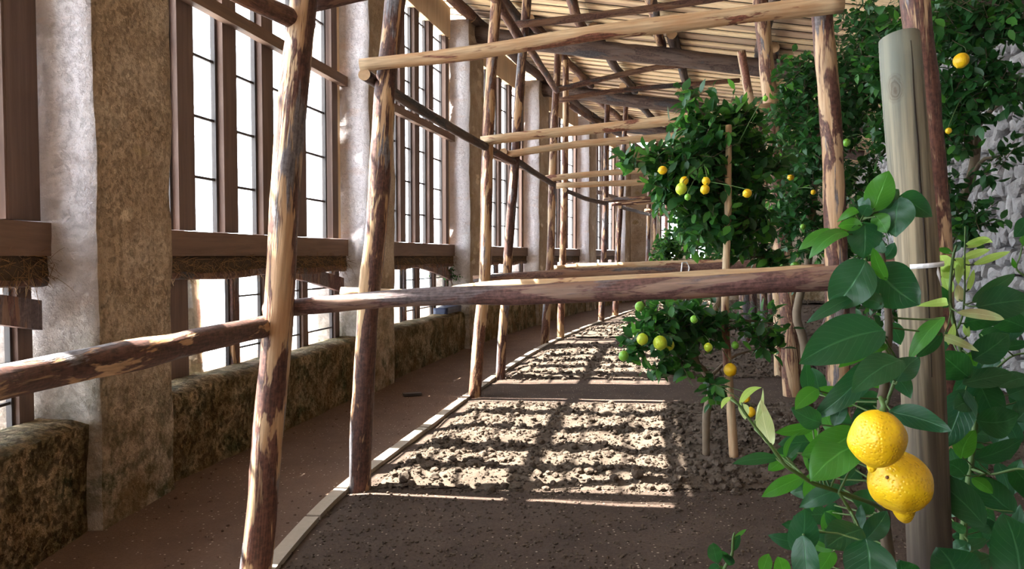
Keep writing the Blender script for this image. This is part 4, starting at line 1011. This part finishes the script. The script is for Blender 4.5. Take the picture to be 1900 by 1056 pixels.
# white tie round the stake
mb = MB(); ctr = P(1706, 492, 1.356); rr = .0375
for i in range(26):
    a0 = math.pi * 2 * i / 26; a1 = math.pi * 2 * (i + 1) / 26
    u = ctr + Vector((math.cos(a0) * rr, math.sin(a0) * rr, .0035 * math.cos(a0))); v_ = ctr + Vector((math.cos(a1) * rr, math.sin(a1) * rr, .0035 * math.cos(a1))); h = Vector((0, 0, .0042))
    mb.add([u - h, u + h, v_ + h, v_ - h, u * 1 - h + Vector((math.cos(a0), math.sin(a0), 0)) * .0012, u + h + Vector((math.cos(a0), math.sin(a0), 0)) * .0012, v_ + h + Vector((math.cos(a1), math.sin(a1), 0)) * .0012, v_ - h + Vector((math.cos(a1), math.sin(a1), 0)) * .0012], [(0, 1, 2, 3), (4, 7, 6, 5), (1, 5, 6, 2), (0, 3, 7, 4)])
mb.tube([P(1738, 489, 1.33), P(1736, 470, 1.335), P(1733, 452, 1.345)], [.0032, .0026, .0012], 5)
mb.tube([P(1736, 491, 1.33), P(1740, 508, 1.325), P(1746, 530, 1.33)], [.004, .0036, .002], 5)
tag(mb.build('plant_tie', M['tie']), 'white plastic tie knotted around the thick foreground stake', 'tie')

# ------------------------------------------------------------------ foreground lemon plants, leaf by leaf
def near_leaf(root, b, t, wpx, Yb, Yt, mat, arch=.06, roll=0.0, bow=0.0, fold=.10, wave=.0, stems=(), seed=0):
    R = random.Random(seed); p0 = P(*b, Yb); p1 = P(*t, Yt); ax = p1 - p0; L = ax.length; ax = ax / L
    view = (p0 - CAM).normalized(); side = ax.cross(view).normalized(); side = Matrix.Rotation(roll, 3, ax) @ side
    nn = side.cross(ax).normalized()
    if nn.z < 0: nn = -nn
    wd = wpx * (Yb + Yt) / 2 / F; NU, NV = 14, 8; V = []; UV = []; ph = R.uniform(0, 6)
    yb = (P(b[0], b[1] - 1, Yb) - p0)
    for i in range(NU + 1):
        u = i / NU; ww = (math.sin(math.pi * min(1, u ** .80 * .985 + .012)) ** .72) * (1 - .0 * u)
        if u > .86: ww *= 1 - .25 * ((u - .86) / .14)
        c = p0 + ax * L * u + nn * (arch * L * 4 * u * (1 - u)) + side * (bow * wd * 4 * u * (1 - u))
        for j in range(NV + 1):
            v = j / NV * 2 - 1
            h = fold * wd * abs(v) ** 1.3 * ww + wave * wd * math.sin(u * 9 + ph + (2 if v > 0 else 0)) * v * v * .5 - .05 * wd * (v * v) * math.sin(u * 3.1) + .018 * wd * math.sin(u * 22) * (1 - abs(v))
            V.append(c + side * (v * ww * wd / 2) + nn * h); UV.append((j / NV, u))
    Fc = [(i * (NV + 1) + j, i * (NV + 1) + j + 1, (i + 1) * (NV + 1) + j + 1, (i + 1) * (NV + 1) + j) for i in range(NU) for j in range(NV)]
    mi = [0] * len(Fc)
    # petiole to the nearest stem
    if stems:
        q = min(stems, key=lambda s: (s - p0).length); d = (q - p0).length
        if d < .14:
            m1 = p0.lerp(q, .45) - nn * .1 * d; n0 = len(V); pts = [p0 + ax * .004, m1, q]
            tb = MB(); tb.tube(pts, [.0014, .0015, .0017], 5, cap=False)
            V += [Vector(x) for x in tb.v]; UV += [(0, 0)] * len(tb.v); Fc += [tuple(n0 + x for x in f) for f in tb.f]; mi += [1] * len(tb.f)
    o = build_np('leaf', [v[:] for v in V], Fc, [M[mat], M['gtwig']], root, mi=mi, uv=UV); return o
def stem_mesh(pts, r0, r1, n=8, sub=6):
    out = []; k = len(pts)
    for i in range(k - 1):
        p0, p1, p2, p3 = pts[max(0, i - 1)], pts[i], pts[i + 1], pts[min(k - 1, i + 2)]
        for q in range(sub):
            u = q / sub; out.append(.5 * ((2 * p1) + (p2 - p0) * u + (2 * p0 - 5 * p1 + 4 * p2 - p3) * u * u + (3 * p1 - p0 - 3 * p2 + p3) * u ** 3))
    out.append(pts[-1]); mb = MB(); K = len(out)
    mb.tube(out, [(r0 + (r1 - r0) * i / (K - 1)) * (1.12 if i % 7 == 3 else 1) for i in range(K)], n, lump=.08); return mb, out
D, B_, Yl, Pl = 'fleaf', 'fleafb', 'yleaf', 'pleaf'
def plant(name, label, stems, leaves, Ydef, cat='lemon plant'):
    root = empty(name, stems[0][0][0]); tag(root, label, cat); ch = []; nodes = []
    for pts, r0, r1, mt in stems:
        mb, out = stem_mesh(pts, r0, r1); ch.append(mb.build('stem', M[mt], root)); nodes += out
    for i, lf in enumerate(leaves):
        b, t, wpx, mt = lf[:4]; kw = dict(lf[4]) if len(lf) > 4 else {}
        Yb = kw.pop('Y', Ydef); Yt = kw.pop('Yt', Yb - .02 + .04 * ((i * 37 % 11) / 11))
        kw.setdefault('roll', .35 * math.sin(i * 2.3)); kw.setdefault('arch', .05 + .04 * math.sin(i * 1.7)); kw.setdefault('bow', .12 * math.sin(i * 3.1)); kw.setdefault('wave', .10)
        ch.append(near_leaf(root, b, t, wpx, Yb, Yt, mt, stems=nodes, seed=i, **kw))
    bpy.context.view_layer.update(); inv = root.matrix_world.inverted()
    for c_ in ch: c_.matrix_parent_inverse = inv
    return root
def drop(p, dx=0, dy=0): return Vector((p.x + dx, p.y + dy, -.02))
m0 = P(1662, 1130, 1.16)
main = [drop(m0, .03, .06), Vector((m0.x + .02, m0.y + .03, .5)), m0, P(1650, 1040, 1.15), P(1640, 960, 1.14), P(1637, 860, 1.13), P(1637, 758, 1.13), P(1642, 710, 1.14), P(1644, 667, 1.15), P(1649, 608, 1.16), P(1646, 554, 1.17), P(1640, 500, 1.18), P(1632, 445, 1.18), P(1622, 398, 1.18)]
br1 = [P(1650, 1042, 1.15), P(1625, 1020, 1.12), P(1600, 995, 1.09), P(1584, 960, 1.07), P(1570, 935, 1.06), P(1556, 914, 1.06)]
br2 = [P(1641, 960, 1.14), P(1625, 938, 1.10), P(1560, 914, 1.07), P(1509, 897, 1.05), P(1489, 884, 1.04), P(1460, 866, 1.03), P(1445, 848, 1.03), P(1428, 825, 1.03), P(1398, 788, 1.03), P(1371, 751, 1.03), P(1356, 737, 1.03)]
br3 = [P(1646, 560, 1.17), P(1625, 520, 1.15), P(1607, 488, 1.14), P(1598, 440, 1.14), P(1596, 412, 1.14)]
br4 = [P(1638, 770, 1.13), P(1650, 735, 1.12), P(1662, 700, 1.12), P(1668, 672, 1.12)]
br5 = [P(1628, 420, 1.18), P(1648, 392, 1.2), P(1668, 366, 1.22)]
leaves = [((1620, 392), (1649, 317), 52, B_, dict(roll=.1)), ((1592, 391), (1553, 412), 17, B_, dict(arch=.35)), ((1600, 418), (1555, 420), 26, B_, dict(arch=.15)),
    ((1573, 432), (1501, 480), 34, B_, dict(arch=.22, roll=.6)), ((1545, 428), (1482, 464), 26, B_, dict(arch=.12, roll=.4)), ((1604, 412), (1603, 480), 60, D, dict(roll=-.1)),
    ((1668, 366), (1662, 440), 64, D, dict(fold=.02)), ((1671, 362), (1730, 402), 46, D, dict(arch=.15)), ((1616, 384), (1591, 372), 24, D), ((1622, 398), (1645, 432), 36, B_),
    ((1640, 372), (1668, 352), 26, D), ((1600, 402), (1613, 380), 26, D), ((1632, 380), (1660, 362), 30, D),
    ((1606, 484), (1543, 574), 80, D, dict(roll=.1, Y=1.10)), ((1624, 496), (1706, 566), 88, D, dict(roll=-.1, fold=.03, Y=1.12)),
    ((1640, 613), (1483, 674), 88, D, dict(arch=.05, bow=-.12, roll=.05, Y=1.08)), ((1640, 566), (1592, 556), 34, D), ((1580, 552), (1496, 600), 26, D, dict(arch=.12)),
    ((1642, 622), (1556, 682), 34, B_, dict(Y=1.13)), ((1630, 662), (1507, 778), 48, D, dict(Y=1.10, arch=.14)), ((1672, 668), (1580, 730), 62, D, dict(Y=1.06, Yt=1.02)),
    ((1664, 708), (1706, 662), 46, D, dict(Y=1.07)), ((1517, 722), (1475, 760), 32, B_), ((1524, 784), (1468, 758), 40, D), ((1548, 790), (1565, 738), 28, D),
    ((1650, 764), (1766, 800), 46, D, dict(Y=1.04, Yt=.98)), ((1752, 588), (1687, 670), 34, B_, dict(Y=1.14, roll=.5)), ((1748, 618), (1700, 664), 26, D, dict(Y=1.15)),
    ((1640, 640), (1600, 620), 30, D), ((1650, 600), (1672, 640), 30, D, dict(Y=1.22)), ((1646, 700), (1610, 700), 26, B_), ((1650, 690), (1690, 740), 34, D, dict(Y=1.2)), ((1640, 740), (1590, 760), 40, D, dict(Y=1.2)),
    ((1645, 520), (1620, 460), 24, B_), ((1640, 480), (1660, 450), 24, D, dict(Y=1.24)), ((1640, 470), (1630, 440), 20, D), ((1646, 640), (1620, 655), 18, B_),
    # along the long left branch
    ((1431, 828), (1412, 742), 31, Pl, dict(wave=.3)), ((1399, 786), (1415, 720), 11, Pl, dict(roll=.8)), ((1372, 751), (1413, 719), 14, Yl, dict(arch=.35)), ((1359, 738), (1338, 759), 10, Yl, dict(arch=.5)),
    ((1375, 749), (1383, 779), 19, Pl), ((1444, 850), (1359, 861), 23, D, dict(arch=.04)), ((1456, 846), (1425, 873), 28, B_), ((1457, 852), (1482, 803), 10, B_, dict(bow=.8)), ((1459, 852), (1488, 823), 15, D),
    ((1492, 884), (1413, 922), 32, B_), ((1512, 790), (1437, 803), 24, B_, dict(Y=1.12)), ((1516, 790), (1469, 756), 36, D, dict(Y=1.14)), ((1588, 798), (1487, 845), 62, B_, dict(Y=1.06)),
    ((1598, 822), (1504, 894), 78, B_, dict(Y=1.05)), ((1508, 836), (1520, 882), 32, D, dict(Y=1.12)), ((1568, 906), (1483, 942), 36, D), ((1624, 932), (1576, 922), 46, D, dict(Y=1.12)),
    ((1540, 850), (1560, 800), 40, D, dict(Y=1.18)), ((1590, 870), (1560, 900), 36, D, dict(Y=1.2)),
    ((1482, 1034), (1492, 944), 56, D, dict(Y=1.0, roll=.1)), ((1592, 974), (1488, 992), 16, D, dict(arch=.22, Y=1.05)), ((1600, 982), (1532, 1018), 64, D, dict(Y=1.03)), ((1606, 1000), (1606, 1100), 92, D, dict(Y=.98, roll=.05)),
    ((1606, 1002), (1646, 948), 40, D, dict(Y=1.06)), ((1490, 994), (1497, 1100), 52, D, dict(Y=.97)), ((1594, 984), (1598, 936), 20, D), ((1415, 1064), (1427, 1028), 26, B_, dict(Y=1.05)), ((1457, 1078), (1444, 1033), 32, B_, dict(Y=1.05)),
    ((1545, 1020), (1520, 1060), 34, B_, dict(Y=1.1)), ((1500, 1005), (1545, 1022), 20, B_, dict(Y=1.04))]
m3 = P(1470, 1120, 1.0)
br6 = [P(1606, 1075, 1.08), P(1560, 1110, 1.05), P(1500, 1110, 1.0), P(1484, 1050, 1.0), P(1490, 985, 1.01)]
_r = random.Random(77)
for _i in range(26):
    x0_, y0_ = _r.uniform(1500, 1640), _r.uniform(700, 1060); a_n = _r.uniform(1.4, 4.9)
    if x0_ > 1540 and 760 < y0_ < 1000: x0_ -= 60; y0_ += 40; ll = _r.uniform(45, 80)
    leaves.append(((x0_, y0_), (x0_ + ll * math.cos(a_n), y0_ + ll * math.sin(a_n)), _r.uniform(24, 42), D if _r.random() < .75 else B_, dict(Y=_r.uniform(1.19, 1.29))))
plant('young_lemon_tree', 'leafy young lemon tree in the right foreground carrying two big lemons', [(main, .011, .0035, 'twig'), (br1, .004, .002, 'gtwig'), (br2, .0036, .0014, 'gtwig'), (br3, .003, .0016, 'gtwig'), (br4, .003, .002, 'gtwig'), (br5, .0025, .0015, 'gtwig'), (br6, .003, .0015, 'gtwig')], leaves, 1.10)
# second plant, right of the stake
n0 = P(1802, 1130, 1.5)
mainB = [drop(n0, .02, .04), Vector((n0.x + .01, n0.y + .02, .5)), n0, P(1790, 1030, 1.5), P(1788, 985, 1.5), P(1797, 900, 1.5), P(1806, 820, 1.5), P(1812, 740, 1.5), P(1800, 690, 1.48), P(1780, 640, 1.46), P(1768, 590, 1.45), P(1763, 545, 1.44), P(1768, 480, 1.44), P(1775, 455, 1.44)]
sB = [P(1776, 610, 1.45), P(1786, 585, 1.44), P(1790, 540, 1.44), P(1790, 480, 1.44), P(1791, 420, 1.44)]
sC = [P(1806, 705, 1.5), P(1840, 690, 1.48), P(1880, 660, 1.46), P(1925, 655, 1.44)]
sD = [P(1925, 525, 1.4), P(1904, 514, 1.4), P(1886, 498, 1.4), P(1893, 475, 1.4), P(1897, 455, 1.4)]
sE = [P(1800, 870, 1.5), P(1840, 880, 1.45), P(1890, 870, 1.4), P(1930, 880, 1.38)]
lv = [((1800, 702), (1744, 655), 58, D), ((1805, 668), (1872, 620), 54, D), ((1786, 712), (1882, 692), 42, D), ((1792, 724), (1752, 832), 62, D, dict(roll=.1)), ((1815, 706), (1856, 792), 58, D), ((1788, 694), (1744, 702), 18, D),
    ((1862, 645), (1912, 636), 20, D), ((1812, 570), (1916, 556), 62, D, dict(Y=1.4)), ((1804, 562), (1884, 508), 27, D), ((1788, 600), (1862, 592), 42, D), ((1776, 580), (1863, 593), 20, Pl, dict(arch=.16, Y=1.38)),
    ((1757, 560), (1698, 568), 16, Yl, dict(arch=.3, Y=1.28)), ((1746, 624), (1816, 652), 18, Pl, dict(arch=.2, Y=1.36)), ((1791, 454), (1842, 450), 14, Yl, dict(arch=.25)), ((1791, 458), (1838, 444), 12, Yl), ((1784, 480), (1837, 463), 15, Yl), ((1805, 492), (1874, 467), 14, Yl),
    ((1770, 500), (1744, 474), 30, Yl), ((1768, 512), (1742, 500), 26, Yl), ((1764, 545), (1754, 506), 22, Yl), ((1788, 480), (1778, 528), 16, Yl), ((1790, 478), (1793, 520), 15, Yl), ((1796, 540), (1807, 500), 10, Yl), ((1770, 480), (1784, 500), 22, Yl), ((1766, 470), (1738, 462), 12, B_),
    ((1766, 566), (1722, 524), 36, D), ((1780, 560), (1777, 528), 18, Pl), ((1797, 625), (1793, 595), 12, Yl), ((1760, 640), (1770, 600), 14, Yl), ((1795, 655), (1812, 680), 24, B_),
    ((1828, 976), (1715, 880), 62, D, dict(Y=1.3)), ((1792, 986), (1757, 967), 18, D), ((1772, 1092), (1740, 1016), 100, D, dict(Y=1.1, roll=.3)), ((1700, 1100), (1672, 1040), 70, D, dict(Y=1.08)), ((1892, 1104), (1862, 953), 92, D, dict(Y=1.1, roll=.1)),
    ((1882, 952), (1804, 878), 58, D), ((1808, 852), (1898, 814), 38, D), ((1803, 888), (1842, 916), 24, B_), ((1790, 1018), (1830, 1000), 20, D), ((1784, 852), (1810, 798), 40, B_), ((1792, 884), (1752, 858), 40, D),
    ((1880, 870), (1925, 940), 50, D), ((1812, 780), (1890, 770), 60, D, dict(Y=1.45)), ((1850, 830), (1905, 745), 60, D, dict(Y=1.55)), ((1812, 745), (1770, 760), 40, D), ((1900, 560), (1860, 640), 40, D, dict(Y=1.55)), ((1897, 455), (1915, 438), 30, B_, dict(Y=1.38)), ((1886, 498), (1878, 478), 8, B_, dict(Y=1.4)),
    ((1905, 610), (1830, 590), 44, D, dict(Y=1.5)), ((1800, 950), (1840, 930), 26, B_, dict(Y=1.5)), ((1910, 700), (1850, 720), 34, D, dict(Y=1.5)), ((1905, 405), (1882, 440), 30, D, dict(Y=1.6)), ((1800, 1010), (1765, 1030), 30, D, dict(Y=1.45))]
for _i in range(38):
    x0_, y0_ = _r.uniform(1755, 1900), _r.uniform(610, 1056); a_n = _r.uniform(0, 6.28); ll = _r.uniform(50, 85)
    lv.append(((x0_, y0_), (x0_ + ll * math.cos(a_n), y0_ + ll * math.sin(a_n)), _r.uniform(26, 46), D, dict(Y=_r.uniform(1.5, 1.68))))
plant('young_lemon_tree', 'young lemon plant with yellow-green new shoots at right picture edge', [(mainB, .009, .0022, 'gtwig'), (sB, .0024, .0012, 'gtwig'), (sC, .003, .0015, 'gtwig'), (sD, .0022, .0012, 'gtwig'), (sE, .003, .0015, 'gtwig')], lv, 1.45)
# seedling at the lower edge
q0 = P(1345, 1110, 1.5)
sS = [drop(q0, .03, .05), Vector((q0.x + .01, q0.y + .02, .5)), q0, P(1342, 1062, 1.5), P(1358, 1030, 1.5), P(1360, 1000, 1.5), P(1363, 988, 1.5)]
sT = [P(1342, 1064, 1.5), P(1334, 1048, 1.5), P(1328, 1040, 1.5)]
plant('lemon_shoot', 'small curled lemon shoot poking up at the bottom edge, right of centre', [(sS, .006, .0015, 'gtwig'), (sT, .002, .0012, 'gtwig')],
    [((1331, 1046), (1322, 1008), 28, D, dict(Y=1.48)), ((1360, 1023), (1373, 992), 15, D), ((1361, 1001), (1385, 982), 8, B_), ((1362, 1046), (1340, 1030), 17, D), ((1336, 1052), (1314, 1064), 22, D), ((1345, 1062), (1325, 1048), 16, B_), ((1355, 1040), (1332, 1022), 13, D)], 1.5, 'plant')
